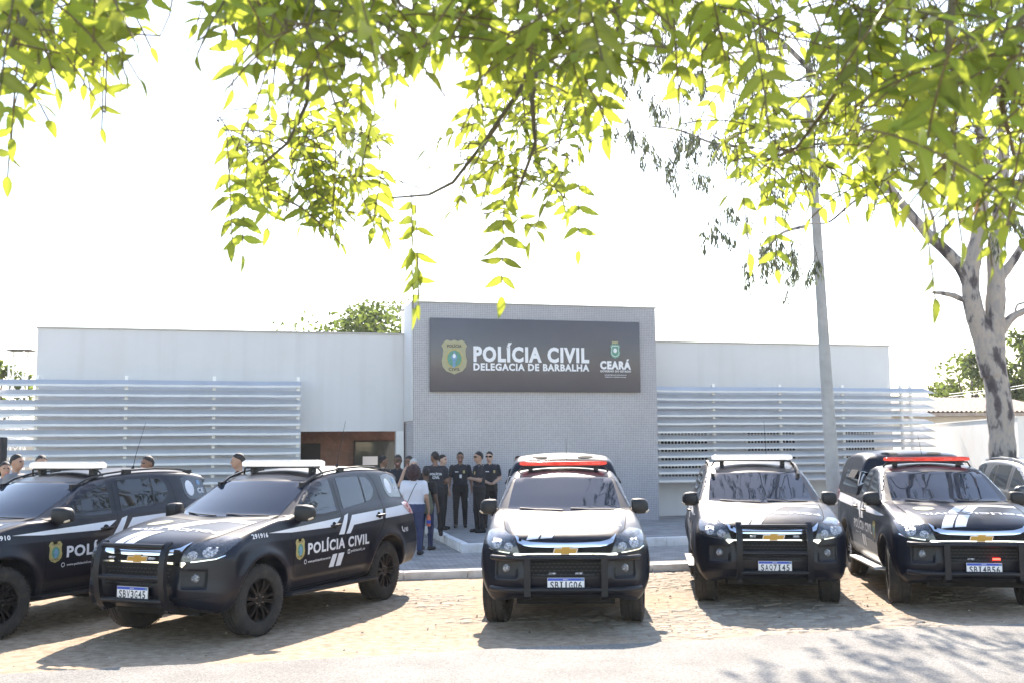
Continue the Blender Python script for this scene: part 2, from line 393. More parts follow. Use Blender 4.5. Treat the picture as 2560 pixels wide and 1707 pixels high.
def build_road():
    mb = MB(); n = 700; top = []; low = []; back = []
    for i in range(n):
        e = -40 + 90 * i / (n - 1) if False else -9 + 30 * i / (n - 1)
        w = .035 * math.sin(e * 1.7) + .05 * (float(fbm(np.array(e * 1.9), np.array(.3), 61, 4)) - .5) * 2 + .012 * random.uniform(-1, 1)
        if i == 0: e = -60
        if i == n - 1: e = 80
        p = ROAD_A + ROAD_D * e + ROAD_N * w; q = ROAD_A + ROAD_D * e + ROAD_N * (w - .02)
        b = ROAD_A + ROAD_D * e - ROAD_N * 9.0
        top.append((q.x, q.y, .006 + RISE)); low.append((p.x, p.y, -.06)); back.append((b.x, b.y, .006 + RISE))
    mb.add(low + top + back, [(i, n + i, n + i + 1, i + 1) for i in range(n - 1)] + [(n + i, 2 * n + i, 2 * n + i + 1, n + i + 1) for i in range(n - 1)])
    tag(mb.build('road', asphalt_mat()), kind='structure')
build_road()
# paving
def paver_mat(name, c1, c2, mortar, bw, bh, rot, msize=.006):
    m = mat(name, c1, .85); nt = m.node_tree; n = nt.nodes; l = nt.links; p = n['Principled BSDF']
    tc = n.new('ShaderNodeTexCoord'); mp = n.new('ShaderNodeMapping'); mp.inputs['Rotation'].default_value = (0, 0, rot); l.new(tc.outputs['Object'], mp.inputs[0])
    b = n.new('ShaderNodeTexBrick'); b.inputs['Color1'].default_value = (*c1, 1); b.inputs['Color2'].default_value = (*c2, 1); b.inputs['Mortar'].default_value = (*mortar, 1)
    b.inputs['Scale'].default_value = 1; b.inputs['Brick Width'].default_value = bw; b.inputs['Row Height'].default_value = bh; b.inputs['Mortar Size'].default_value = msize; b.inputs['Mortar Smooth'].default_value = .2
    l.new(mp.outputs[0], b.inputs['Vector'])
    z = n.new('ShaderNodeTexNoise'); z.inputs['Scale'].default_value = 2.2; z.inputs['Detail'].default_value = 8; l.new(tc.outputs['Object'], z.inputs[0])
    mr = n.new('ShaderNodeMapRange'); mr.inputs[1].default_value = .3; mr.inputs[2].default_value = .7; mr.inputs[3].default_value = .75; mr.inputs[4].default_value = 1.2; l.new(z.outputs[0], mr.inputs[0])
    mx = n.new('ShaderNodeMix'); mx.data_type = 'RGBA'; mx.blend_type = 'MULTIPLY'; mx.inputs[0].default_value = 1; l.new(b.outputs[0], mx.inputs[6]); l.new(mr.outputs[0], mx.inputs[7])
    l.new(mx.outputs[2], p.inputs['Base Color'])
    bp = n.new('ShaderNodeBump'); bp.inputs['Strength'].default_value = .6; bp.inputs['Distance'].default_value = .01; bp.invert = True; l.new(b.outputs[1], bp.inputs['Height']); l.new(bp.outputs[0], p.inputs['Normal'])
    return m
M['paver'] = paver_mat('concrete_pavers', (.30, .29, .275), (.38, .365, .345), (.14, .13, .12), .20, .10, -R(9.7))
M['paver_up'] = paver_mat('stone_pavers', (.26, .255, .25), (.34, .33, .32), (.17, .165, .16), .22, .11, -R(14.5))
M['kerbpaint'] = mat('white_kerb_paint', (.84, .83, .81), .7, var=.05, vscale=3, dirt=(.42, .34, .26), dscale=5, damt=.45, bump=.15, bscale=30)
ZL, ZU = .09, .25
def quadpt(a, d, s, n, w): q = a + d * s + n * w; return (q.x, q.y)
def slab(name, poly, z, m):
    mb = MB(); mb.prism(poly, -.09, z, axis='z'); return tag(mb.build(name, m), kind='structure')
slab('sidewalk', [quadpt(KERB_A, KERB_D, -22, KERB_N, .13), quadpt(KERB_A, KERB_D, 26, KERB_N, .13), quadpt(KERB_A, KERB_D, 26, KERB_N, 16), quadpt(KERB_A, KERB_D, -22, KERB_N, 16)], ZL, M['paver'])
def kerb_run(mb, A, D, N, segs, z0, z1, w=.14):
    for s0, s1 in segs:
        j = random.uniform(-.006, .006); 
        pts = []
        for (s, ww) in ((s0, j), (s1, j), (s1, w + j), (s0, w + j)):
            pts.append(quadpt(A, D, s, N, ww))
        mb.prism(pts, z0, z1 + random.uniform(-.006, .006), axis='z')
mb = MB(); kerb_run(mb, KERB_A, KERB_D, KERB_N, [(s, s + .992) for s in range(-22, 26)], -.08, ZL + .012)
tag(mb.build('kerb', M['kerbpaint'], bevel=.02), kind='structure')
# raised platform in front of the tower, with its own white kerb
BA = R(14.5); BU = Vector((math.cos(BA), math.sin(BA))); BN = Vector((-BU.y, BU.x)); BO = Vector((3.45, 25.2))
PC = Vector((-.93, 19.42)); PD = (Vector((3.3, 20.55)) - PC).normalized(); PN = Vector((-PD.y, PD.x)); PL = (Vector((-1.67, 22.5)) - PC).normalized()
pts = [PC + PN * .13 + PL * .0 + PD * .10, PC + PD * 22 + PN * .13, PC + PD * 22 + PN * 9, PC + PL * 9 + PD * .12]
slab('raised_pavement', [(p.x, p.y) for p in pts], ZU, M['paver_up'])
mb = MB(); kerb_run(mb, PC, PD, PN, [(s + .0, s + .996) for s in range(0, 22)], ZL - .02, ZU + .008)
LN = Vector((PL.y, -PL.x))
kerb_run(mb, PC + PL * .147, PL, LN, [(s + .0, s + .996) for s in range(0, 6)], ZL - .02, ZU + .006)
tag(mb.build('raised_kerb', M['kerbpaint'], bevel=.018), kind='structure')
# ---------------------------------------------------------------- police station
M['wall'] = mat('white_render', (.66, .655, .65), .75, var=.035, vscale=.7, dirt=(.60, .58, .55), dscale=.9, damt=.35, bump=.06, bscale=90)
def streaks(m, amt):
    nt = m.node_tree; n = nt.nodes; l = nt.links; p = n['Principled BSDF']; src = p.inputs['Base Color'].links[0].from_socket
    tc = n.new('ShaderNodeTexCoord'); mp = n.new('ShaderNodeMapping'); mp.inputs['Scale'].default_value = (2.2, 2.2, .12); l.new(tc.outputs['Object'], mp.inputs[0])
    a = n.new('ShaderNodeTexNoise'); a.inputs['Scale'].default_value = 1.6; a.inputs['Detail'].default_value = 7; l.new(mp.outputs[0], a.inputs[0])
    r = n.new('ShaderNodeMapRange'); r.inputs[1].default_value = .50; r.inputs[2].default_value = .74; r.inputs[3].default_value = 0; r.inputs[4].default_value = amt; l.new(a.outputs[0], r.inputs[0])
    mx = n.new('ShaderNodeMix'); mx.data_type = 'RGBA'; l.new(r.outputs[0], mx.inputs[0]); l.new(src, mx.inputs[6]); mx.inputs[7].default_value = (.36, .33, .29, 1); l.new(mx.outputs[2], p.inputs['Base Color'])
streaks(M['wall'], .13)
M['wallwarm'] = mat('limewashed_wall', (.78, .76, .71), .85, var=.05, vscale=.6, dirt=(.62, .56, .47), dscale=.8, damt=.45, bump=.1, bscale=60)
M['coping'] = mat('cement_coping', (.46, .44, .40), .8, var=.15, vscale=3)
M['alu'] = mat('brushed_aluminium', (.54, .54, .54), .48, metal=.6, var=.06, vscale=2.5, rvar=.06)
M['whitemetal'] = mat('white_painted_metal', (.86, .85, .82), .45, var=.04, vscale=6)
M['dark'] = mat('dark_interior', (.012, .013, .016), .6)
M['shadeglass'] = mat('entrance_glass', (.045, .055, .052), .08, spec=.6, var=.2, vscale=1.5)
M['rust'] = mat('red_brown_cladding', (.17, .068, .042), .45, var=.3, vscale=3, dirt=(.26, .14, .10), dscale=9, damt=.5)
M['paper'] = mat('paper_notice', (.78, .78, .80), .6)
M['signpanel'] = mat('graphite_sign_panel', (.080, .078, .092), .24, spec=.55, var=.12, vscale=.7, rvar=.05)
M['signwhite'] = mat('sign_white', (.78, .78, .80), .45)
M['steel'] = mat('galvanised_steel', (.55, .55, .55), .45, metal=.4, var=.1, vscale=8)
def mosaic():
    m = mat('glass_mosaic', (.3, .3, .34), .22); nt = m.node_tree; n = nt.nodes; l = nt.links; p = n['Principled BSDF']
    tc = n.new('ShaderNodeTexCoord'); mp = n.new('ShaderNodeMapping'); mp.vector_type = 'POINT'
    sp = n.new('ShaderNodeSeparateXYZ'); cb = n.new('ShaderNodeCombineXYZ'); l.new(tc.outputs['Object'], sp.inputs[0])
    ad = n.new('ShaderNodeMath'); ad.operation = 'ADD'; l.new(sp.outputs[0], ad.inputs[0]); l.new(sp.outputs[1], ad.inputs[1]); l.new(ad.outputs[0], cb.inputs[0]); l.new(sp.outputs[2], cb.inputs[1])
    b = n.new('ShaderNodeTexBrick'); b.offset = 0; b.inputs['Color1'].default_value = (.262, .257, .295, 1); b.inputs['Color2'].default_value = (.318, .312, .352, 1); b.inputs['Mortar'].default_value = (.47, .465, .47, 1)
    b.inputs['Scale'].default_value = 1; b.inputs['Brick Width'].default_value = .042; b.inputs['Row Height'].default_value = .042; b.inputs['Mortar Size'].default_value = .0045; b.inputs['Mortar Smooth'].default_value = .1
    l.new(cb.outputs[0], b.inputs['Vector'])
    z = n.new('ShaderNodeTexNoise'); z.inputs['Scale'].default_value = .9; z.inputs['Detail'].default_value = 7; l.new(cb.outputs[0], z.inputs[0])
    mr = n.new('ShaderNodeMapRange'); mr.inputs[1].default_value = .3; mr.inputs[2].default_value = .7; mr.inputs[3].default_value = .92; mr.inputs[4].default_value = 1.07; l.new(z.outputs[0], mr.inputs[0])
    mx = n.new('ShaderNodeMix'); mx.data_type = 'RGBA'; mx.blend_type = 'MULTIPLY'; mx.inputs[0].default_value = 1; l.new(b.outputs[0], mx.inputs[6]); l.new(mr.outputs[0], mx.inputs[7])
    l.new(mx.outputs[2], p.inputs['Base Color'])
    bp = n.new('ShaderNodeBump'); bp.invert = True; bp.inputs['Strength'].default_value = .4; bp.inputs['Distance'].default_value = .003; l.new(b.outputs[1], bp.inputs['Height']); l.new(bp.outputs[0], p.inputs['Normal'])
    return m
M['mosaic'] = mosaic()
BLOC = (BO.x, BO.y, 0)
st = thing('police_station', 'low white police station with a mosaic tiled entrance tower and metal louvre screens', 'building', BLOC, BA)
TOP_L, TOP_R, TOP_T, LINT = 4.65, 4.58, 5.27, 2.385
S0, S1, SD0, SD1 = -13.95, -5.9, -8.28, -6.08       # left wing, door opening
mb = MB()
mb.prism([(S0, .05), (SD0, .05), (SD0, LINT), (SD1, LINT), (SD1, .05), (S1, .05), (S1, TOP_L), (S0, TOP_L)], 1.22, 1.42)
mb.box((S0, 1.42, .05), (S0 + .2, 9, TOP_L)); mb.box((S0 + .2, 8.8, .05), (S1, 9, TOP_L)); mb.box((S0 + .2, 1.42, 4.1), (S1, 8.8, 4.2))
mb.build('left_wing', M['wall'], st)
mb = MB(); mb.box((S0 - .03, 1.19, TOP_L), (S1, 1.45, TOP_L + .035)); mb.box((S0 - .03, 1.45, TOP_L), (S0 + .23, 9.03, TOP_L + .035)); mb.build('coping', M['coping'], st)
mb = MB(); mb.box((.02, 1.22, .05), (7.2, 1.42, TOP_R)); mb.box((7.0, 1.42, .05), (7.2, 9, TOP_R)); mb.box((.02, 1.42, 4.1), (7.0, 8.8, 4.2)); mb.box((.02, 8.8, .05), (7.0, 9, TOP_R))
mb.build('right_wing', M['wall'], st)
mb = MB(); mb.box((.02, 1.19, TOP_R), (7.23, 1.45, TOP_R + .035)); mb.box((6.97, 1.45, TOP_R), (7.23, 9.03, TOP_R + .035)); mb.build('coping', M['coping'], st)
mb = MB(); mb.box((-5.87, 0, .05), (0, 1.8, TOP_T)); mb.build('entrance_tower', M['mosaic'], st)
mb = MB(); mb.box((-5.895, -.025, TOP_T), (.025, 1.83, TOP_T + .03)); mb.build('coping', M['coping'], st)
mb = MB(); mb.box((-5.905, .03, 2.6), (-5.872, 1.19, TOP_T - .002)); mb.build('side_face', M['wall'], st)
# entrance recess
mb = MB(); mb.box((SD0 - .1, 3.6, .1), (SD1 + .5, 3.7, 2.7)); mb.box((SD0 - .1, 1.43, .1), (SD0 - .001, 3.6, 2.7)); mb.build('recess_wall', M['rust'], st)
mb = MB(); mb.box((SD0 - .1, 1.43, LINT + .02), (SD1 + .5, 3.7, LINT + .1)); mb.build('recess_ceiling', M['wall'], st)
mb = MB(); mb.box((SD0 + .14, 3.55, .1), (SD0 + .62, 3.598, 2.12)); mb.build('doorway', M['dark'], st)
dr = MB().box((-6.78, 3.52, .12), (SD1 + .42, 3.575, 2.14)).build('glass_door', M['shadeglass'], st)
mb = MB(); mb.box((-6.82, 3.50, .1), (-6.78, 3.6, 2.18)); mb.box((-6.18, 3.515, .12), (-6.165, 3.58, 2.14)); mb.box((-6.82, 3.50, 2.14), (SD1 + .42, 3.6, 2.18)); mb.build('door_frame', M['trim'], dr)
tag(MB().box((-6.60, 3.505, 1.56), (-6.22, 3.518, 1.78)).build('notice', M['paper'], None), 'white paper notice taped to the dark glass entrance door', 'notice').matrix_world = Matrix.Translation(BLOC) @ Matrix.Rotation(BA, 4, 'Z')
mb = MB(); mb.box((SD1 + .002, 1.20, .05), (S1 - .002, 1.219, LINT + .0)); mb.build('door_pillar', M['whitemetal'], st)
# louvre screens
def louvre(s0, s1, z0, z1, pitch, posts, d, tip, ztop):
    mb = MB(); z = z1; k = 0
    cuts = sorted([s0] + [p for p in posts if s0 < p < s1] + [s1])
    while z > z0:
        off = [random.uniform(-.006, .006) for _ in cuts]; tw = random.uniform(-.015, .015)
        prof = [(0, -.143), (.004, -.094), (.014, -.088), (.09 + tw, .0), (.086 + tw, -.014), (.026, -.10), (.012, -.143)]
        sub = []
        for i in range(len(cuts) - 1):
            for q in range(4):
                t = q / 4; sg = math.sin(math.pi * t) * random.uniform(.0, .009)
                sub.append((cuts[i] * (1 - t) + cuts[i + 1] * t, off[i] * (1 - t) + off[i + 1] * t - sg))
        sub.append((cuts[-1], off[-1]))
        vs_ = []; m = len(prof)
        for j, (s, o) in enumerate(sub):
            for (pd, pz) in prof:
                ex = tip * (-pz / .143) if j == len(sub) - 1 else 0
                vs_.append((s + ex, d + pd, z + pz + o))
        fs = [(j * m + a, j * m + (a + 1) % m, (j + 1) * m + (a + 1) % m, (j + 1) * m + a) for j in range(len(sub) - 1) for a in range(m)]
        fs += [tuple(range(m)), tuple(range((len(sub) - 1) * m + m - 1, (len(sub) - 1) * m - 1, -1))]
        mb.add(vs_, fs); z -= pitch
    ls = mb.build('louvre_screen', M['alu'], st)
    for p in posts:
        pb = MB(); pb.box((p - .034, d + .11, z0 - .1), (p + .034, d + .175, ztop)); pb.box((p - .028, d + .175, ztop - .12), (p + .028, 1.219, ztop - .055))
        pb.build('post', M['whitemetal'], ls)
    return ls
louvre(-16.4, -8.33, 1.0, 3.50, .2115, [-15.6, -13.82, -12.03, -10.2, -8.38], .50, 0.0, 3.60)
louvre(.18, 7.68, 1.08, 3.43, .1985, [1.73, 3.55, 5.33, 7.05, 7.33], .42, .30, 3.50)
# barred windows behind the right screen
for (a, b) in ((.56, 1.82), (2.94, 4.28), (5.74, 6.60)):
    w = MB().box((a, 1.185, 1.12), (b, 1.205, 2.40)).build('window', M['dark'], st)
    f = MB()
    for (p, q) in (((a - .06, 1.16, 1.06), (a, 1.219, 2.46)), ((b, 1.16, 1.06), (b + .06, 1.219, 2.46)), ((a, 1.16, 1.06), (b, 1.219, 1.12)), ((a, 1.16, 2.40), (b, 1.219, 2.46))): f.box(p, q)
    f.build('frame', M['whitemetal'], w)
    gmb = MB(); n = int((b - a) / .085)
    for i in range(1, n): x = a + (b - a) * i / n; gmb.box((x - .009, 1.165, 1.12), (x + .009, 1.18, 2.40))
    for i in range(1, 9): z = 1.12 + 1.28 * i / 9; gmb.box((a, 1.152, z - .008), (b, 1.164, z + .008))
    gmb.build('grille', M['whitemetal'], w)
# roof antennas
an = MB(); an.tube([(-12.55, 1.9, 4.2), (-12.55, 1.9, 4.80)], .012); an.tube([(-12.55, 1.9, 4.79), (-12.88, 1.9, 4.90)], .008); an.tube([(-12.55, 1.9, 4.79), (-12.20, 1.9, 4.93)], .008); an.tube([(-12.72, 1.9, 4.845), (-12.70, 1.9, 4.90)], .006)
o = an.build('antenna', M['steel']); o.matrix_world = Matrix.Translation(BLOC) @ Matrix.Rotation(BA, 4, 'Z'); tag(o, 'thin Y-shaped metal antenna standing on the left wing roof', 'antenna')
an = MB(); an.tube([(4.05, 1.7, 4.2), (4.03, 1.7, 4.86)], .011); an.tube([(4.03, 1.7, 4.84), (3.96, 1.7, 4.9)], .007)
o = an.build('antenna', M['steel']); o.matrix_world = Matrix.Translation(BLOC) @ Matrix.Rotation(BA, 4, 'Z'); tag(o, 'single thin metal rod antenna rising over the right wing roof', 'antenna')
# ---- sign
sg = thing('sign_board', 'wide graphite sign board with white POLÍCIA CIVIL lettering on the tiled tower', 'sign', BLOC, BA)
MB().box((-5.50, -.09, 3.255), (-.445, -.004, 4.915)).build('panel', M['signpanel'], sg, bevel=.006)
def flat(name, bm, m, parent, d, th=.006, smooth=False):
    "a thin raised plate from a flat outline lying in the facade plane"
    vs_ = [(v.co.x, d, v.co.y) for v in bm.verts]; bm.verts.index_update()
    fs = [tuple(v.index for v in f.verts) for f in bm.faces]; bm.free()
    k = len(vs_); ec = {}
    for f in fs:
        for i in range(len(f)):
            e = (f[i], f[(i + 1) % len(f)]); ec[e] = 1
    side = [(a, b, b + k, a + k) for (a, b) in ec if (b, a) not in ec]
    mb = MB(); mb.add(vs_ + [(x, y - th, z) for x, y, z in vs_], fs + [tuple(i + k for i in f[::-1]) for f in fs] + side)
    return mb.build(name, m, parent)
def rect(x0, x1, z0, z1): return [(x0, z0), (x1, z0), (x1, z1), (x0, z1)]
def sgn(txt, x0, x1, z0, z1, bold, name='lettering', m='signwhite', d=-.0905, p=sg):
    return flat(name, fit_bm(text_bm(txt, bold), rect(x0, x1, z0, z1)), M[m], p, d)
sgn('POLÍCIA CIVIL', -4.50, -1.72, 3.925, 4.375, .045)
sgn('DELEGACIA DE BARBALHA', -4.50, -1.72, 3.735, 3.905, .04)
sgn('CEARÁ', -1.45, -.68, 3.79, 4.035, .055)
sgn('GOVERNO DO ESTADO', -1.45, -.68, 3.725, 3.772, .02)
sgn('SECRETARIA DA SEGURANÇA', -1.34, -.79, 3.645, 3.672, .012)
sgn('PÚBLICA E DEFESA SOCIAL', -1.33, -.80, 3.600, 3.627, .012)
bd = flat('badge', poly_bm([shield(-4.945, 4.03, .295, .385)]), M['shieldpale'], sg, -.0905, .012)
flat('ring', poly_bm([circle(-4.945, 4.0, .20, .22, 28)]), M['shield'], bd, -.1025, .004)
flat('field', poly_bm([circle(-4.945, 4.0, .165, .185, 28)]), M['green'], bd, -.1067, .004)
flat('figure', poly_bm([[(-4.99, 3.80), (-4.93, 3.80), (-4.92, 3.93), (-4.87, 4.06), (-4.93, 4.10), (-4.925, 4.16), (-4.97, 4.16), (-4.965, 4.10), (-5.03, 4.05), (-4.985, 3.93)]]), M['blue'], bd, -.111, .004)
flat('star', poly_bm([circle(-4.95, 4.06, .035, .05, 10)]), M['signwhite'], bd, -.1152, .003)
sgn('POLÍCIA', -5.11, -4.78, 4.245, 4.33, .02, 'badge_lettering', 'ink', -.1026, bd)
sgn('CIVIL', -5.08, -4.81, 3.725, 3.79, .02, 'badge_lettering', 'ink', -.1026, bd)
cr = flat('state_crest', poly_bm([shield(-1.07, 4.22, .125, .17)]), M['green'], sg, -.0905, .01)
flat('border', poly_bm([[(-1.07 + (x * .125) * s_, 4.22 + y * .17 * s_) for x, y in (SHIELD if s_ > .9 else SHIELD)] for s_ in (.80,)]), M['signwhite'], cr, -.1007, .003)
flat('field', poly_bm([shield(-1.07, 4.22, .088, .12)]), M['green'], cr, -.104, .003)
flat('figure', poly_bm([circle(-1.075, 4.235, .045, .055, 12)]), M['signwhite'], cr, -.1073, .002)
flat('crown', poly_bm([[(-1.15, 4.395), (-.99, 4.395), (-1.0, 4.425), (-.985, 4.45), (-1.155, 4.45), (-1.14, 4.425)]]), M['shieldpale'], cr, -.0905, .01)
# ---------------------------------------------------------------- things around the station
def bw(s, d, z=0.0):
    p = BO + BU * s + BN * d; return Vector((p.x, p.y, z))
wl_ = thing('boundary_wall', 'long plain whitewashed wall closing the yard right of the station', 'wall', bw(8.05, 0), -R(11))
MB().box((0, -6.3, -.1), (.18, 26, 2.50)).build('wall', M['wallwarm'], wl_)
MB().box((-.02, -6.32, 2.50), (.20, 26.02, 2.53)).build('coping', M['wallwarm'], wl_)
# tiled house behind the wall
M['rooftile'] = mat('clay_roof_tiles', (.40, .31, .25), .85, var=.3, vscale=6, dirt=(.50, .45, .40), dscale=4, damt=.6)
hs = thing('tiled_house', 'small white house with a low clay tiled roof behind the boundary wall', 'house', (20.6, 47, 0), R(10))
MB().box((-6, 0, -.1), (2.2, 6, 3.2)).build('wall', M['wallwarm'], hs)
mb = MB(); n = 46
for i in range(n):
    x0 = -6.6 + 10.2 * i / n; x1 = x0 + 10.2 / n; xm = (x0 + x1) / 2
    for (y0, z0, y1, z1) in ((-1.1, 3.28, 3, 4.05), (7.1, 3.28, 3, 4.05)):
        mb.add([(x0, y0, z0), (xm, y0, z0 + .07), (x1, y0, z0), (x0, y1, z1), (xm, y1, z1 + .07), (x1, y1, z1)], [(0, 1, 4, 3), (1, 2, 5, 4)])
mb.box((-6.6, -1.08, 3.12), (3.6, 7.08, 3.26)); rf = mb.build('roof', M['rooftile'], hs, fix=False)
# concrete pole
M['concrete'] = mat('weathered_concrete', (.40, .395, .385), .85, var=.14, vscale=3, dirt=(.28, .26, .24), dscale=5, damt=.5, bump=.3, bscale=40)
def xyz(u, v, Y): p = atY(u, v, Y); return (p.x, p.y, p.z)
PY = 19.2
pb = atY(1922, 1228, PY); ptp = atY(1868, 380, PY + .25)
pp = thing('concrete_pole', 'tall slightly leaning round concrete pole between the two right-hand louvre bays', 'pole', (pb.x, pb.y, 0))
d = ptp - pb
MB().tube([(-d.x * .04, -d.y * .04, ZL - .1), (0, 0, pb.z), tuple(d * .5), tuple(d), tuple(d * 1.25)], [.135, .13, .105, .078, .06], 20).build('shaft', M['concrete'], pp, smooth=True, ang=60)
mb = MB()
for t in (.78, .80): q = d * (t * .46); mb.tube([tuple(q - Vector((0, 0, .02))), tuple(q + Vector((0, 0, .02)))], .112, 20)
mb.build('steel_band', M['steel'], pp)
# truss rig and roof frame at the far left, dark loudspeaker box
tr = thing('truss_tower', 'white steel lattice tower with a flat dark top plate beyond the left wing', 'tower', tuple(atY(36, 1000, 31).xy) + (0,), R(8))
zt = atY(36, 806, 31).z; mb = MB(); hw = .2
for sx in (-1, 1):
    for sy in (-1, 1): mb.tube([(sx * hw, sy * hw, 0), (sx * hw, sy * hw, zt)], .03, 8)
k = 0; z = .2
while z < zt - .45:
    for (ax, ay, bx, by) in ((-1, -1, 1, -1), (1, -1, 1, 1), (1, 1, -1, 1), (-1, 1, -1, -1)):
        s_ = 1 if k % 2 else -1
        mb.tube([(ax * hw, ay * hw, z if s_ > 0 else z + .42), (bx * hw, by * hw, z + .42 if s_ > 0 else z)], .014, 6); mb.tube([(ax * hw, ay * hw, z), (bx * hw, by * hw, z)], .014, 6)
    z += .42; k += 1
mb.build('lattice', M['whitemetal'], tr, smooth=True)
MB().box((-.28, -.28, zt), (.42, .28, zt + .03)).build('top_plate', M['trim'], tr)
rfm = thing('roof_frame', 'open white steel roof trusses standing beyond the left end of the louvres', 'frame', tuple(atY(-60, 1000, 29).xy) + (0,), R(14.5))
mb = MB()
for y in (0, 1.6, 3.2):
    for x in (-2.2, -.2, 1.75): mb.box((x, y, 0), (x + .09, y + .09, 3.25))
    mb.box((-2.4, y, 3.25), (1.95, y + .09, 3.35)); mb.tube([(-2.4, y + .04, 2.2), (1.9, y + .04, 3.2)], .03); mb.tube([(-2.4, y + .04, 3.1), (1.9, y + .04, 2.1)], .03)
for i in range(8): mb.box((-2.4 + .58 * i, 0, 2.62), (-2.36 + .58 * i, 3.3, 2.68))
for zz in (1.2, 1.9, 2.6): mb.box((-2.2, 0.02, zz), (1.8, .07, zz + .06))
mb.build('trusses', M['whitemetal'], rfm)
MB().box((-3.4, 4.2, 0), (1.6, 4.4, 2.7)).build('back_wall', M['coping'], rfm)
q = atY(-14, 1000, 20.5)
sp = thing('loudspeaker', 'tall black loudspeaker cabinet at the far left edge in front of the louvres', 'loudspeaker', (q.x, q.y, ZL), R(10))
z1 = atY(4, 1003, 20.5).z - ZL
MB().box((-.20, -.2, z1 - .75), (.20, .2, z1)).build('cabinet', M['trim'], sp, bevel=.02)
mb = MB(); mb.tube([(0, 0, .5), (0, 0, z1 - .75)], .02)
for a in range(3): mb.tube([(0, 0, .7), (.5 * math.cos(a * 2.1), .5 * math.sin(a * 2.1), .01)], .014)
mb.build('stand', M['trim'], sp)
# ---------------------------------------------------------------- vehicles
WB = {'suv': 2.845, 'pickup': 3.096}
TR = .385
class Table:
    "signed distance to a closed outline in the x-z plane, sampled bilinearly"
    def __init__(s, poly, h=.012):
        p = np.array(poly, float); s.h = h; s.x0 = p[:, 0].min() - .4; s.z0 = p[:, 1].min() - .4
        nx = int((p[:, 0].max() + .9 - s.x0) / h) + 2; nz = int((p[:, 1].max() + .4 - s.z0) / h) + 2
        X, Z = np.meshgrid(s.x0 + h * np.arange(nx), s.z0 + h * np.arange(nz), indexing='ij')
        d = np.full(X.shape, 1e9); ins = np.zeros(X.shape, bool); q = np.roll(p, -1, 0)
        for (ax, az), (bx, bz) in zip(p, q):
            ex, ez = bx - ax, bz - az; t = np.clip(((X - ax) * ex + (Z - az) * ez) / (ex * ex + ez * ez), 0, 1)
            d = np.minimum(d, np.hypot(X - ax - t * ex, Z - az - t * ez))
            c = ((az > Z) != (bz > Z)) & (X < (bx - ax) * (Z - az) / (bz - az + 1e-12) + ax); ins ^= c
        s.t = np.where(ins, -d, d).astype(np.float32)
    def __call__(s, x, z):
        a = np.clip((x - s.x0) / s.h, 0, s.t.shape[0] - 1.001); b = np.clip((z - s.z0) / s.h, 0, s.t.shape[1] - 1.001)
        i = a.astype(np.int32); j = b.astype(np.int32); a = a - i; b = b - j; t = s.t
        return (t[i, j] * (1 - a) + t[i + 1, j] * a) * (1 - b) + (t[i, j + 1] * (1 - a) + t[i + 1, j + 1] * a) * b
def smooth_poly(pts, n=5):
    "round an open list of points with a Catmull-Rom curve"
    P = [Vector(p) for p in pts]; out = []
    for i in range(len(P) - 1):
        p0, p1, p2, p3 = P[max(i - 1, 0)], P[i], P[i + 1], P[min(i + 2, len(P) - 1)]
        for k in range(n):
            t = k / n; out.append(tuple(.5 * ((2 * p1) + (p2 - p0) * t + (2 * p0 - 5 * p1 + 4 * p2 - p3) * t * t + (3 * p1 - p0 - 3 * p2 + p3) * t ** 3)))
    return out + [tuple(P[-1])]
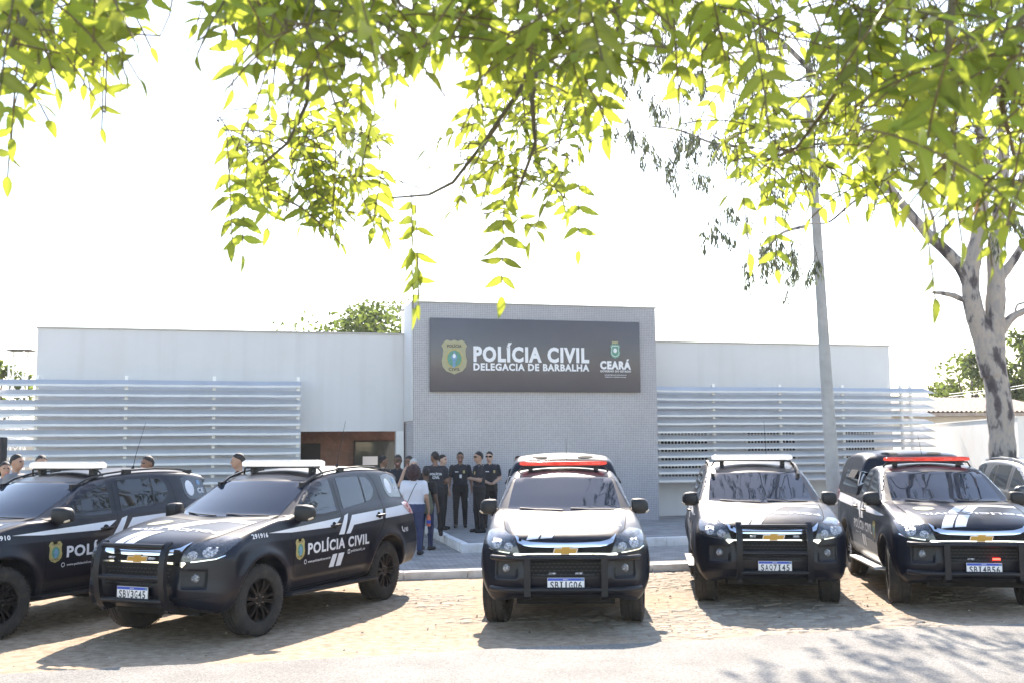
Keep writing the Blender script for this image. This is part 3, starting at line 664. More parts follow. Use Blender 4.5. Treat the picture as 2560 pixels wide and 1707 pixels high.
def car_field(kind):
    wb = WB[kind]; xr = -3.86 if kind == 'suv' else -4.36
    nose = [(.80, .36), (.90, .41), (.945, .50), (.955, .60), (.935, .72), (.925, .86), (.915, .95), (.885, 1.0)]
    hood = smooth_poly([(.885, 1.0), (.80, 1.055), (.62, 1.115), (.30, 1.17), (0, 1.20), (-.36, 1.232)], 4)
    if kind == 'suv':
        back = [(-.55, 1.235), (-1.5, 1.255), (-2.6, 1.30), (-3.3, 1.32), (-3.72, 1.28), (-3.80, 1.15), (-3.84, .95), (-3.90, .80), (-3.91, .58), (-3.84, .42)]
    else:
        back = [(-.55, 1.235), (-1.5, 1.255), (-2.3, 1.26), (-3.4, 1.22), (-4.28, 1.22), (-4.33, 1.1), (-4.34, .85), (-4.42, .78), (-4.42, .58), (-4.3, .48)]
    under = [(xr + .5, .40), (-wb - .2, .42), (-wb + .6, .36), (-1.4, .33), (-.5, .33), (.3, .36)]
    L = Table(nose + hood[1:] + back + under)
    ws_ = [(-.34, 1.14), (-.40, 1.245), (-.83, 1.445), (-1.25, 1.635), (-1.45, 1.703)]
    if kind == 'suv':
        roof = smooth_poly([(-1.45, 1.703), (-1.8, 1.757), (-2.3, 1.788), (-2.8, 1.786), (-3.3, 1.755), (-3.62, 1.705)], 4)
        cab = ws_ + roof[1:] + [(-3.70, 1.66), (-3.62, 1.60), (-3.72, 1.36), (-3.80, 1.15), (-3.78, 1.0), (-.34, 1.0)]
    else:
        roof = smooth_poly([(-1.45, 1.703), (-1.75, 1.742), (-2.0, 1.742), (-2.2, 1.715)], 4)
        cab = ws_ + roof[1:] + [(-2.30, 1.62), (-2.38, 1.3), (-2.38, 1.0), (-.34, 1.0)]
    C = Table(cab)
    K = Table(smooth_poly([(-2.31, 1.05), (-2.33, 1.45), (-2.38, 1.70), (-2.50, 1.845), (-2.70, 1.905), (-3.0, 1.925), (-3.5, 1.925), (-4.05, 1.89), (-4.26, 1.80), (-4.33, 1.55), (-4.36, 1.05)], 4)) if kind == 'pickup' else None
    def f(x, y, z):
        ay = np.abs(y)
        b = sstep(-.45, .6, x)
        xw = x + b * (.12 * (ay / .93) ** 2 + 1.15 * np.clip(ay - .52, 0, None) ** 2 + 2.2 * np.clip(ay - .78, 0, None) ** 2)
        br = sstep(xr + 1.0, xr + .1, x); xw = xw - br * (.10 * (ay / .9) ** 3)
        zc = z + b * (.055 * (ay / .86) ** 4 - .012 * sstep(.74, .66, ay + .10 * np.clip(x, 0, 1)))
        W = np.interp(z, [.30, .42, .55, .70, .85, 1.0, 1.12, 1.22, 1.32], [.80, .875, .918, .938, .940, .930, .905, .868, .82]).astype(np.float32)
        W = W - .05 * sstep(xr + .7, xr, x) - .035 * b * sstep(.92, 1.12, z)
        # shoulder crease and door hollow
        W = W - .010 * np.exp(-((z - .72) / .13) ** 2) * sstep(-.45, -.75, x) * sstep(-wb + .35, -wb + .65, x) + .006 * np.exp(-((z - .52) / .05) ** 2) * sstep(-.45, -.75, x) * sstep(-wb + .35, -wb + .65, x)
        for wx in (0, -wb):
            r = np.hypot(x - wx, z - .385); W = W + .026 * np.exp(-((r - .49) / .075) ** 2) * sstep(.28, .5, z)
        d = smax(L(xw, zc), (ay - W) * .96, .05)
        bc = sstep(-2.2, -.6, x); xc = x + bc * .055 * (ay / .7) ** 2 - sstep(-2.9, -3.6, x) * .10 * (ay / .7) ** 2
        G = np.interp(z, [1.0, 1.15, 1.25, 1.5, 1.66, 1.85], [.885, .872, .85, .755, .685, .60]).astype(np.float32) - .05 * sstep(-2.9, -3.75, x) - .02 * sstep(-1.0, -.3, x)
        c = smax(C(xc, z + .055 * (ay / .66) ** 2), (ay - G) * .93, .055)
        d = smin(d, c, .035)
        if K is not None:
            G2 = np.interp(z, [1.0, 1.25, 1.6, 1.75, 1.95], [.885, .865, .775, .725, .66]).astype(np.float32)
            xk = x - sstep(-2.9, -2.3, x) * -.10 * (ay / .7) ** 2
            d = smin(d, smax(K(xk, z + .06 * (ay / .7) ** 2), (ay - G2) * .95, .07), .015)
        for wx in (0, -wb):
            r = np.hypot(x - wx, z - .395)
            d = smax(d, -smax(r - .465, .58 - ay, .01), .018)
        bx2 = np.maximum(np.abs(ay - .648) - .125, np.abs(z - .69) - .098); d = d + .034 * sstep(.0, .022, -bx2) * sstep(.3, .45, x)
        it = np.maximum(np.maximum(ay - .40, np.abs(z - .74) - .085), np.abs(x - .955) - .035)
        d = smax(d, -it, .015)
        return d
    return f
class Shell:
    def __init__(s, kind, h=.02):
        s.f = f = car_field(kind); s.wb = WB[kind]
        x0, x1 = (-4.6 if kind == 'pickup' else -4.08), 1.06
        xs = np.arange(x0, x1, h, dtype=np.float32); zs = np.arange(.24, 1.98, h, dtype=np.float32); ny = int(1.08 / h)
        ys = (np.arange(ny, dtype=np.float32) + .5) * h
        X, Y, Z = np.meshgrid(xs, ys, zs, indexing='ij', sparse=True)
        X, Y, Z = np.broadcast_arrays(X, Y, Z); v = f(X, Y, Z).astype(np.float32)
        full = np.concatenate([v[:, ::-1], v], 1)
        V, F = surface_net(full, (x0, -ys[-1], .24), h)
        for _ in range(2):
            g = s.grad(V); n2 = (g * g).sum(1, keepdims=True); V = V - np.clip(f(*V.T)[:, None] * g / np.maximum(n2, .2), -.012, .012)
        s.V, s.F = V.astype(np.float32), F; s.N = s.normal(V)
        s.bvh = BVHTree.FromPolygons([tuple(p) for p in V.tolist()], F.tolist())
    def grad(s, V, e=.006):
        V = np.asarray(V, np.float64); g = np.zeros_like(V)
        for k in range(3):
            a = V.copy(); b = V.copy(); a[:, k] += e; b[:, k] -= e; g[:, k] = (s.f(*a.T) - s.f(*b.T)) / (2 * e)
        return g
    def normal(s, V):
        g = s.grad(V); return g / np.maximum(np.linalg.norm(g, axis=1, keepdims=True), 1e-6)
    def sub(s, name, mask, m, parent):
        F = s.F[mask]; u, inv = np.unique(F, return_inverse=True)
        me = mesh_np(name, s.V[u], inv.reshape(F.shape), [m], N=s.N[u]); return link(name, me, parent)
    def hit(s, a, b, axis, side=1, far=None):
        if axis == 'side': o, d = Vector((a, 3 * side, b)), Vector((0, -side, 0))
        elif axis == 'front': o, d = Vector((3, a, b)), Vector((-1, 0, 0))
        elif axis == 'back': o, d = Vector((-7, a, b)), Vector((1, 0, 0))
        else: o, d = Vector((a, b, 4)), Vector((0, 0, -1))
        p, n, i, t = s.bvh.ray_cast(o, d)
        if p is None: p, n, i, t = s.bvh.find_nearest(o + d * (2.1 if axis != 'back' else 2.6))
        return p
    def proj(s, name, bm, axis, m, parent, off=.003, side=1, h=.06, flatten=None):
        cut_bm(bm, h); bm.verts.index_update()
        P = [s.hit(v.co.x, v.co.y, axis, side) for v in bm.verts]
        V = np.array([tuple(p) for p in P]); N = s.normal(V); V = V + N * off
        fs = []
        for fc in bm.faces:
            q = [v.index for v in fc.verts]
            a, b, c = [Vector(V[i]) for i in q[:3]]; nn = (b - a).cross(c - a)
            if nn.dot(Vector(N[q[0]])) < 0: q = q[::-1]
            fs.append(q)
        bm.free()
        me = bpy.data.meshes.new(name); me.from_pydata([tuple(v) for v in V], [], fs); me.materials.append(m)
        me.polygons.foreach_set('use_smooth', np.ones(len(fs), bool)); me.normals_split_custom_set_from_vertices([tuple(n) for n in N])
        return link(name, me, parent)
    def line(s, name, pts, axis, w, m, parent, side=1, off=.0018):
        "a narrow strip following a polyline on the surface (a shut line)"
        polys = []
        for (a, b) in zip(pts[:-1], pts[1:]):
            a, b = Vector(a), Vector(b); t = (b - a); k = max(1, int(t.length / .08)); nrm = Vector((-t.y, t.x)).normalized() * w / 2
            for i in range(k):
                p, q = a + t * (i / k), a + t * ((i + 1) / k); polys.append([tuple(p - nrm), tuple(q - nrm), tuple(q + nrm), tuple(p + nrm)])
        return s.proj(name, poly_bm(polys), axis, m, parent, off, side, 10)
def inpoly(x, z, poly):
    ins = np.zeros(x.shape, bool); p = np.array(poly); q = np.roll(p, -1, 0)
    for (ax, az), (bx, bz) in zip(p, q): ins ^= ((az > z) != (bz > z)) & (x < (bx - ax) * (z - az) / (bz - az + 1e-12) + ax)
    return ins
def make_wheel(parent, x, side, steer=0.0):
    w = link('wheel', None, parent); w.location = (x, side * .785, TR); w.rotation_euler = (0, 0, steer); w.empty_display_size = .1
    if 'tyre' not in WHEEL:
        mb = MB(); prof = [(.225, -.10), (.245, -.122), (.30, -.133), (.345, -.128), (.370, -.112), (.381, -.09)]
        for a in (-.062, -.022, .022, .062): prof += [(.385, a - .016), (.385, a - .006), (.376, a - .004), (.376, a + .004), (.385, a + .006), (.385, a + .016)] if abs(a) < .05 else [(.385, a - .012), (.385, a + .012)]
        prof += [(.381, .09), (.370, .112), (.345, .128), (.30, .133), (.245, .122), (.225, .10)]
        mb.lathe(prof, 56)
        for i in range(56):
            for sd in (-1, 1):
                q = 2 * math.pi * (i + (.5 if sd > 0 else 0)) / 56; c, s_ = math.cos(q), math.sin(q); t = (-s_, c)
                r0, r1 = .366, .3905; ww = .011
                pts = [(c * r + t[0] * k, sd * y, s_ * r + t[1] * k) for (r, y) in ((r0, .124), (r1, .085), (r1, .108)) for k in (-ww, ww)]
                mb.add(pts, [(0, 1, 3, 2), (2, 3, 5, 4), (4, 5, 1, 0), (0, 2, 4), (1, 5, 3)])
        WHEEL['tyre'] = mb.build('tyre', M['tyre'], None, smooth=True, ang=35).data
        bpy.data.objects.remove(bpy.data.objects['tyre'])
        mb = MB(); mb.lathe([(.232, .122), (.240, .116), (.226, .10), (.215, .05), (.20, -.09), (.226, -.11)], 48)
        mb.lathe([(.0, .030), (.20, .020), (.205, .0)], 32)      # dark brake disc behind the spokes
        for i in range(6):
            for dq in (-.17, .17):
                q = 2 * math.pi * i / 6 + dq; q2 = 2 * math.pi * i / 6 + dq * 1.15; t = Vector((-math.sin(q), 0, math.cos(q)))
                a = Vector((.055 * math.cos(q), .088, .055 * math.sin(q))); b = Vector((.232 * math.cos(q2), .104, .232 * math.sin(q2)))
                vs_ = []
                for p, hw, dp in ((a, .016, .035), ((a + b) / 2 + Vector((0, .012, 0)), .017, .035), (b, .024, .05)):
                    vs_ += [p + t * hw - Vector((0, dp, 0)), p + t * hw * .8, p - t * hw * .8, p - t * hw - Vector((0, dp, 0))]
                mb.add(vs_, [(0, 1, 5, 4), (1, 2, 6, 5), (2, 3, 7, 6), (4, 5, 9, 8), (5, 6, 10, 9), (6, 7, 11, 10), (0, 3, 2, 1), (8, 9, 10, 11)])
        mb.lathe([(.0, .098), (.030, .098), (.036, .090), (.070, .088), (.078, .078), (.080, .03)], 28)
        for i in range(6):
            q = 2 * math.pi * (i + .5) / 6; mb.lathe([(0, .104), (.006, .103), (.009, .088)], 8, c=(.056 * math.cos(q), 0, .056 * math.sin(q)), mi=1)
        WHEEL['rim'] = mb.build('rim', [M['rim'], M['chrome']], None, smooth=True, ang=35).data
        bpy.data.objects.remove(bpy.data.objects['rim'])
    t = link('tyre', WHEEL['tyre'], w); r = link('rim', WHEEL['rim'], w)
    if side < 0: t.rotation_euler = r.rotation_euler = (0, 0, math.pi)
    return w
WHEEL = {}
def plate(parent, txt, x, z):
    p = MB().box((x, -.2, z - .065), (x + .012, .2, z + .065)).build('licence_plate', M['plate'], parent, bevel=.004)
    def put(name, bm, m, e=.0005):
        vs_ = [(x + .012 + e, v.co.x, v.co.y) for v in bm.verts]; bm.verts.index_update(); fs = [tuple(v.index for v in f.verts) for f in bm.faces]; bm.free()
        me = MB().add(vs_, fs); o = me.build(name, m, p, fix=False); return o
    put('blue_band', poly_bm([[(.196, z + .033), (.196, z + .061), (-.196, z + .061), (-.196, z + .033)]]), M['plateblue'])
    # seen from the front the plate reads towards -y ... its left end is at -y for the viewer facing the nose
    for i, ch in enumerate(txt):
        cx = -.150 + .0505 * i; hw = .0195 if ch not in 'I1' else .008
        put('plate_lettering', fit_bm(text_bm(ch, .022), [(cx - hw, z - .053), (cx + hw, z - .053), (cx + hw, z + .026), (cx - hw, z + .026)]), M['ink'])
        if ch in 'I1': put('plate_lettering', poly_bm([rect(cx - .017, cx + .017, z - .053, z - .043)] + ([rect(cx - .017, cx + .017, z + .016, z + .026)] if ch == 'I' else [])), M['ink'], .0012)
    put('plate_lettering', fit_bm(text_bm('BRASIL', .01), [(-.028, z + .041), (.028, z + .041), (.028, z + .053), (-.028, z + .053)]), M['plate'], .001)
    put('plate_lettering', poly_bm([[(.165, z + .040), (.188, z + .040), (.188, z + .055), (.165, z + .055)]]), M['green'], .001)
    put('plate_lettering', poly_bm([[(-.193, z - .055), (-.18, z - .055), (-.18, z - .045), (-.193, z - .045)]]), M['ink'], .001)
    return p
FDOOR = {'suv': [(-.50, 1.255), (-.53, 1.05), (-.565, .80), (-.565, .43), (-1.63, .43), (-1.67, .75), (-1.71, 1.24), (-1.76, 1.70), (-1.30, 1.665), (-.90, 1.47), (-.62, 1.33)]}
FDOOR['pickup'] = FDOOR['suv']
RDOOR = {'suv': [(-1.63, .43), (-1.67, .75), (-1.71, 1.24), (-1.76, 1.70), (-2.40, 1.73), (-2.68, 1.70), (-2.80, 1.58), (-2.82, 1.35), (-2.80, 1.10), (-2.66, .95), (-2.47, .83), (-2.385, .68), (-2.37, .43)],
         'pickup': [(-1.63, .43), (-1.67, .75), (-1.71, 1.24), (-1.76, 1.68), (-2.20, 1.66), (-2.29, 1.50), (-2.33, 1.24), (-2.36, .9), (-2.36, .43)]}
FWIN = [(-.72, 1.262), (-.93, 1.392), (-1.07, 1.470), (-1.24, 1.556), (-1.38, 1.623), (-1.52, 1.642), (-1.66, 1.648), (-1.655, 1.50), (-1.63, 1.255), (-1.30, 1.238)]
RWIN = {'suv': [(-1.85, 1.652), (-2.45, 1.655), (-2.62, 1.635), (-2.70, 1.57), (-2.71, 1.47), (-2.64, 1.39), (-2.54, 1.345), (-2.39, 1.320), (-1.80, 1.268)],
        'pickup': [(-1.85, 1.648), (-2.06, 1.64), (-2.17, 1.60), (-2.215, 1.50), (-2.225, 1.36), (-2.20, 1.305), (-1.80, 1.268)]}
QWIN = [(-3.02, 1.638), (-3.15, 1.662), (-3.38, 1.655), (-3.47, 1.60), (-3.56, 1.36), (-3.53, 1.335), (-3.13, 1.352), (-3.06, 1.385), (-3.02, 1.46)]
def mirr(poly): return [(-a, b) for a, b in poly]
def make_vehicle(kind, S, root, paint='paint', decals=True, guard='bull', bar='white', platetxt='', number='', text_sides=(1, -1)):
    wb = WB[kind]; V, F = S.V, S.F; c = V[F].mean(1); n = S.N[F].mean(1); ay = np.abs(c[:, 1])
    P = M[paint]
    side = (ay > .50) & (np.abs(n[:, 1]) > .35)
    left = c[:, 1] > 0
    fd = side & inpoly(c[:, 0], c[:, 2], FDOOR[kind]); rd = side & inpoly(c[:, 0], c[:, 2], RDOOR[kind]) & ~fd
    hood = (n[:, 2] > .55) & (c[:, 0] > -.34) & (c[:, 0] < .86) & (c[:, 2] > .98) & (ay < .72 - .12 * np.clip(c[:, 0], 0, 1))
    body = S.sub('body', ~(fd | rd | hood), P, root)
    doors = {}
    S.sub('hood', hood, P, root)
    for sd, lm in ((1, left), (-1, ~left)):
        doors['f', sd] = S.sub('front_door', fd & lm, P, root); doors['r', sd] = S.sub('rear_door', rd & lm, P, root)
    hdo = [o for o in root.children if o.name.startswith('hood')][0]
    for sd in (1, -1): S.line('shut_line', [(-.33, sd * .735), (.1, sd * .715), (.5, sd * .675), (.74, sd * .615), (.83, sd * .50)], 'top', .010, M['under'], hdo, 1, .0025)
    # dark wheel-well and underbody filling
    mb = MB()
    for wx in (0, -wb):
        arc = [(wx + .47 * math.cos(q), .42 + .46 * math.sin(q)) for q in np.linspace(0, math.pi, 13)]
        for sd in (1, -1): mb.prism(arc, sd * .50, sd * .575)
    mb.box((-wb - .9, -.55, .28), (.60, .55, .45)); mb.tube([(-wb, -.7, .36), (-wb, .7, .36)], .06); mb.tube([(0, -.7, .33), (0, .7, .33)], .045)
    mb.build('underbody', M['under'], root)
    T = M['trim']; G = M['sideglass']; W = M['white']
    # glass
    wsx = [(-.70, 1.262), (-.5, 1.250), (0, 1.243), (.5, 1.250), (.70, 1.262), (.668, 1.45), (.628, 1.612), (.55, 1.624), (0, 1.634), (-.55, 1.624), (-.628, 1.612), (-.668, 1.45)]
    wsh = S.proj('windshield', poly_bm([wsx]), 'front', M['glass'], root, .003, h=.05)
    S.proj('seal', poly_bm([[(-.62, 1.628), (.62, 1.628), (.60, 1.640), (0, 1.649), (-.60, 1.640)]]), 'front', T, wsh, .002)
    S.proj('cowl', poly_bm([[(-.72, 1.232), (0, 1.212), (.72, 1.232), (.70, 1.262), (.5, 1.250), (0, 1.243), (-.5, 1.250), (-.70, 1.262)]]), 'front', T, wsh, .0025)
    for (y0, y1) in ((-.55, -.02), (.08, .62)):
        wp = MB(); a = S.hit(y0, 1.268, 'front'); b = S.hit(y1, 1.247, 'front'); m_ = S.hit((y0 + y1) / 2, 1.254, 'front')
        up = Vector((.01, 0, .010)); wp.tube([a + up, m_ + up * 1.2, b + up], .006, 6); wp.tube([m_ + up * 1.3, b + up * 1.2], .008, 6); wp.build('wiper', T, root, smooth=True)
    for sd in (1, -1):
        fdoor, rdoor = doors['f', sd], doors['r', sd]
        S.proj('side_window', poly_bm([FWIN]), 'side', G, fdoor, .003, sd)
        S.proj('side_window', poly_bm([RWIN[kind]]), 'side', G, rdoor, .003, sd)
        if kind == 'suv':
            S.line('window_bar', [(-2.445, 1.655), (-2.405, 1.318)], 'side', .03, T, rdoor, sd, .006)
            q = S.proj('cargo_window', poly_bm([QWIN]), 'side', G, root, .003, sd)
            if decals:
                S.proj('round_sticker', poly_bm([circle(-3.16, 1.50, .088, .105)]), 'side', W, q, .005, sd)
                S.proj('sticker_lettering', fit_bm(text_bm('CE', .03), [(-3.32, 1.425), (-3.45, 1.425), (-3.45, 1.495), (-3.32, 1.495)] if sd > 0 else [(-3.45, 1.425), (-3.32, 1.425), (-3.32, 1.495), (-3.45, 1.495)]), 'side', W, q, .005, sd)
                S.proj('sticker_mark', poly_bm([circle(-3.38, 1.57, .035)]), 'side', M['blue'], q, .005, sd)
        # shut lines
        S.line('shut_line', FDOOR[kind][:5], 'side', .009, M['under'], fdoor, sd)
        S.line('shut_line', RDOOR[kind][:3] + [(-1.755, 1.66)], 'side', .009, M['under'], rdoor, sd)
        S.line('shut_line', RDOOR[kind][5:] + [RDOOR[kind][0]] if kind == 'suv' else RDOOR[kind][4:] + [RDOOR[kind][0]], 'side', .009, M['under'], rdoor, sd)
        # window surrounds
        S.line('window_trim', [(-.62, 1.245), (-1.30, 1.222), (-1.70, 1.240)], 'side', .022, T, fdoor, sd, .005)
        # handles
        for (hx, hz, dr) in ((-1.50, 1.085, fdoor), (-2.66 if kind == 'suv' else -2.20, 1.135 if kind == 'suv' else 1.10, rdoor)):
            p = S.hit(hx, hz, 'side', sd); hb = MB()
            hb.tube([(hx + .10, p.y - .005 * sd, hz - .004), (hx + .075, p.y + .032 * sd, hz), (hx, p.y + .042 * sd, hz + .002), (hx - .085, p.y + .034 * sd, hz + .004), (hx - .11, p.y - .004 * sd, hz + .004)], [.012, .016, .017, .017, .013], 8)
            h_ = hb.build('door_handle', T, dr, smooth=True)
            S.proj('handle_recess', poly_bm([circle(hx + .015, hz, .048, .042)]), 'side', M['under'], h_, .0055, sd)
        # mirror
        mb = MB(); vs_ = []; prof = []
        for i, (y, sx, sz, ox, oz) in enumerate([(.845, .05, .075, -.76, 1.285), (.86, .082, .092, -.765, 1.283), (.94, .098, .097, -.775, 1.280), (1.01, .088, .090, -.785, 1.278), (1.045, .062, .066, -.80, 1.272), (1.055, .03, .035, -.805, 1.268)]):
            for j in range(16):
                q = 2 * math.pi * j / 16; cx_, cz_ = math.cos(q), math.sin(q)
                cx_ = math.copysign(abs(cx_) ** .6, cx_); cz_ = math.copysign(abs(cz_) ** .6, cz_)
                vs_.append((ox + sx * cx_, sd * y, oz + sz * cz_))
        fs = [(i * 16 + j, i * 16 + (j + 1) % 16, (i + 1) * 16 + (j + 1) % 16, (i + 1) * 16 + j) for i in range(5) for j in range(16)] + [tuple(range(16)), tuple(range(95, 79, -1))]
        mb.add(vs_, fs); mb.tube([(-.74, sd * .78, 1.20), (-.765, sd * .87, 1.225)], [.05, .04], 10)
        mi = mb.build('wing_mirror', T if paint == 'paint' else P, root, smooth=True, ang=50)
        mb = MB(); mb.tube([(-.715, sd * .96, 1.206), (-.74, sd * 1.03, 1.214), (-.775, sd * 1.058, 1.228)], [.008, .016, .012], 8); mb.build('indicator', M['amber'], mi, smooth=True)
        # headlamp
        hl = S.proj('headlight', poly_bm([[(sd * a, b) for a, b in [(.502, .868), (.67, .880), (.80, .900), (.855, .925), (.880, .98), (.880, 1.065), (.83, 1.092), (.73, 1.106), (.57, 1.045)]]]), 'front', M['lamp'], root, .004, h=.03)
        for (cy, cz, rx, rz) in ((.765, .985, .060, .072), (.625, .935, .050, .046)):
            p = S.hit(sd * cy, cz, 'front'); mb = MB()
            rr = [(1.0, .000), (.8, .003), (.5, .005), (0, .006)]
            vs_ = []; N_ = 22
            for (r_, dx) in rr:
                for j in range(N_):
                    q = 2 * math.pi * j / N_; yy = cy * sd + rx * r_ * math.cos(q); zz = cz + rz * r_ * math.sin(q); h = S.hit(yy, zz, 'front'); vs_.append((h.x + .006 + dx * .5, yy, zz))
            mb.add(vs_, [(i * N_ + j, i * N_ + (j + 1) % N_, (i + 1) * N_ + (j + 1) % N_, (i + 1) * N_ + j) for i in range(len(rr) - 1) for j in range(N_)])
            mb.build('reflector', M['reflector'], hl)
        S.line('lower_trim', [(sd * .51, .862), (sd * .66, .874), (sd * .82, .895), (sd * .875, .925)], 'front', .010, M['chrome'], hl, 1, .006)
        # fog lamp with dark surround
        fg = MB(); fg.lathe([(0, .022), (.022, .020), (.034, .012), (.038, 0), (.046, -.002), (.05, -.02)], 24, axis='x', c=(S.hit(sd * .645, .70, 'front').x + .004, sd * .645, .70)); fl = fg.build('fog_lamp', M['reflector'], root, smooth=True, ang=60)
        S.proj('surround', poly_bm([[(sd * a, b) for a, b in [(.50, .79), (.775, .785), (.785, .60), (.755, .565), (.56, .585)]]]), 'front', T, fl, .002, h=.04)
        # running board and brackets
        sb = MB(); sb.prism([(-.44, .365), (-2.45 if kind == 'suv' else -2.42, .325), (-2.47, .355), (-.46, .400)], sd * .80, sd * 1.0)
        sb.build('running_board', T if kind == 'suv' and not guard == 'low_s' else M['alu'], root, bevel=.012)
        make_wheel(root, 0, sd, R(-7) if guard != 'none' else 0); make_wheel(root, -wb, sd)
        # tail lamp
        tx = -3.50 if kind == 'suv' else -4.14
        tl = S.proj('tail_light', poly_bm([[(tx + .12, 1.262), (tx - .16, 1.285), (tx - .20, 1.18), (tx - .20, 1.08), (tx - .04, 1.115), (tx + .06, 1.18)]]), 'side', M['taillens'], root, .006, sd, h=.04)
        for (u, v) in ((tx - .05, 1.215), (tx - .09, 1.145)): S.proj('red_reflector', poly_bm([circle(u, v, .035, .03)]), 'side', M['tailred'], tl, .009, sd, h=.04)
        # roof rails
        if kind == 'suv':
            rl = MB(); pts = [(x_, y_, S.hit(x_, sd * y_, 'top').z + h_ + .014) for x_, y_, h_ in ((-1.17, .575, .004), (-1.27, .60, .030), (-1.42, .612, .044), (-1.7, .618, .050), (-2.1, .618, .050), (-2.6, .612, .050), (-3.05, .600, .046), (-3.28, .590, .036), (-3.40, .585, .004))]
            sec = [(-.018, -.012), (.018, -.012), (.016, .010), (-.012, .012)]
            vs_ = [(x, sd * (y + a), z + b - .026) for x, y, z in pts for a, b in sec]
            rl.add(vs_, [(i * 4 + j, i * 4 + (j + 1) % 4, i * 4 + 4 + (j + 1) % 4, i * 4 + 4 + j) for i in range(len(pts) - 1) for j in range(4)] + [(0, 1, 2, 3), tuple(len(vs_) - 4 + j for j in (3, 2, 1, 0))])
            for i in (1, 4, 7): x, y, z = pts[i]; rl.box((x - .07, sd * (y - .02), z - .075), (x + .07, sd * (y + .02), z - .012))
            rl.build('roof_rail', M['guard'] if paint == 'paint' else M['alu'], root, smooth=True, ang=30)
        if decals and sd in text_sides:
            def q(poly): return poly
            D = lambda nm, bm, m, par=None, off=.0035: S.proj(nm, bm, 'side', M[m], par or fdoor, off, sd)
            band1 = [(-.11, 1.098), (-.538, 1.118), (-.538, 1.072)]
            S.proj('white_band', poly_bm([band1]), 'side', W, body, .0035, sd)
            D('white_band', poly_bm([[(-.538, 1.118), (-1.672, 1.168), (-1.485, 1.068), (-.538, 1.072)]]), 'white')
            rear = -3.60 if kind == 'suv' else -4.28
            D('white_band', poly_bm([[(-1.77, 1.185), (-1.87, 1.208), (-1.69, .962), (-1.56, .966)]]), 'white', rdoor)
            D('white_band', poly_bm([[(-1.95, 1.18), (-2.78, 1.208), (-2.72, 1.085), (-1.95, 1.058), (-1.84, .962), (-1.735, .962)]]), 'white', rdoor)
            S.proj('white_band', poly_bm([[(-2.86 if kind == 'suv' else -2.40, 1.210 if kind == 'suv' else 1.195), (rear, 1.236), (rear + .02, 1.10), (-2.80 if kind == 'suv' else -2.40, 1.086 if kind == 'suv' else 1.075)]]), 'side', W, body, .0035, sd)
            D('slash', poly_bm([[(-1.425, .739), (-1.53, .742), (-1.455, .588), (-1.345, .590)], [(-1.565, .739), (-1.70, .740), (-1.62, .588), (-1.505, .588)]]), 'white')
            if sd > 0:
                tq = lambda x0, x1, z0, z1: [(x0, z0), (x1, z0), (x1, z1), (x0, z1)]
            else:
                tq = lambda x0, x1, z0, z1: [(x1, z0), (x0, z0), (x0, z1), (x1, z1)]
            D('door_lettering', fit_bm(text_bm('POLÍCIA CIVIL', .035), tq(-.86, -2.31, .79, .955)), 'white', None, .004)
            D('web_lettering', fit_bm(text_bm('www.policiacivil.ce.gov.br', .018), tq(-.87, -1.375, .685, .722)), 'white', None, .004)
            D('web_mark', poly_bm([circle(-.815, .712, .027)]), 'white', None, .004); D('web_mark', poly_bm([circle(-.815, .712, .019)]), 'paint', None, .005)
            D('web_lettering', fit_bm(text_bm('policiacivil_ce', .018), tq(-1.86, -2.21, .715, .758)), 'white', rdoor, .004)
            D('web_mark', poly_bm([rect(-1.835, -1.78, .712, .765)]), 'white', rdoor, .004); D('web_mark', poly_bm([circle(-1.807, .738, .017)]), 'paint', rdoor, .005)
            b_ = D('door_badge', poly_bm([shield(-.695, .868, .098, .122)]), 'shield', None, .005)
            S.proj('field', poly_bm([circle(-.695, .862, .058, .068)]), 'side', M['green'], b_, .0065, sd); S.proj('figure', poly_bm([[(-.68, .80), (-.71, .80), (-.73, .87), (-.70, .91), (-.67, .87)]]), 'side', M['blue'], b_, .008, sd)
            for (t_, z_) in (('POLÍCIA', .945), ('CIVIL', .775)): S.proj('badge_lettering', fit_bm(text_bm(t_, .02), tq(-.64, -.75, z_, z_ + .022)), 'side', M['ink'], b_, .0065, sd)
            if number: S.proj('fleet_number', fit_bm(text_bm(number, .03), tq(.185, -.09, 1.055, 1.108) if sd > 0 else tq(.12, -.15, 1.03, 1.083)), 'side', W, body, .004, sd)
            if kind == 'suv':
                S.proj('emergency_lettering', fit_bm(text_bm('190', .03), tq(-3.31, -3.44, .862, .925)), 'side', W, body, .004, sd)
                S.proj('phone_mark', poly_bm([[(-3.235, .95), (-3.225, .93), (-3.245, .885), (-3.29, .862), (-3.31, .87), (-3.30, .885), (-3.265, .90), (-3.25, .945)]]), 'side', W, body, .004, sd)
    # grille, chrome, emblem
    gr = S.proj('grille', poly_bm([[(-.555, 1.040), (-.49, .998), (-.38, .975), (0, .966), (.38, .975), (.49, .998), (.555, 1.040), (.50, .862), (.43, .62), (-.43, .62), (-.50, .862)]]), 'front', M['under'], root, .0025, h=.05)
    mb = MB()
    for i in range(17):
        for k in range(5):
            y = -.40 + .05 * i + (.025 if k % 2 else 0); z = .645 + .038 * k; w = .018
            if abs(y) > .40: continue
            p = S.hit(y, z, 'front'); mb.box((p.x + .003, y - w, z - .006), (p.x + .012, y + w, z + .006))
    mb.build('mesh', T, gr)
    ch = [(-.565, 1.058), (-.49, 1.008), (-.38, .985), (-.2, .977), (0, .974), (.2, .977), (.38, .985), (.49, 1.008), (.565, 1.058)]
    cl = [(.520, .972), (.45, .950), (.37, .938), (.2, .934), (0, .932), (-.2, .934), (-.37, .938), (-.45, .950), (-.520, .972)]
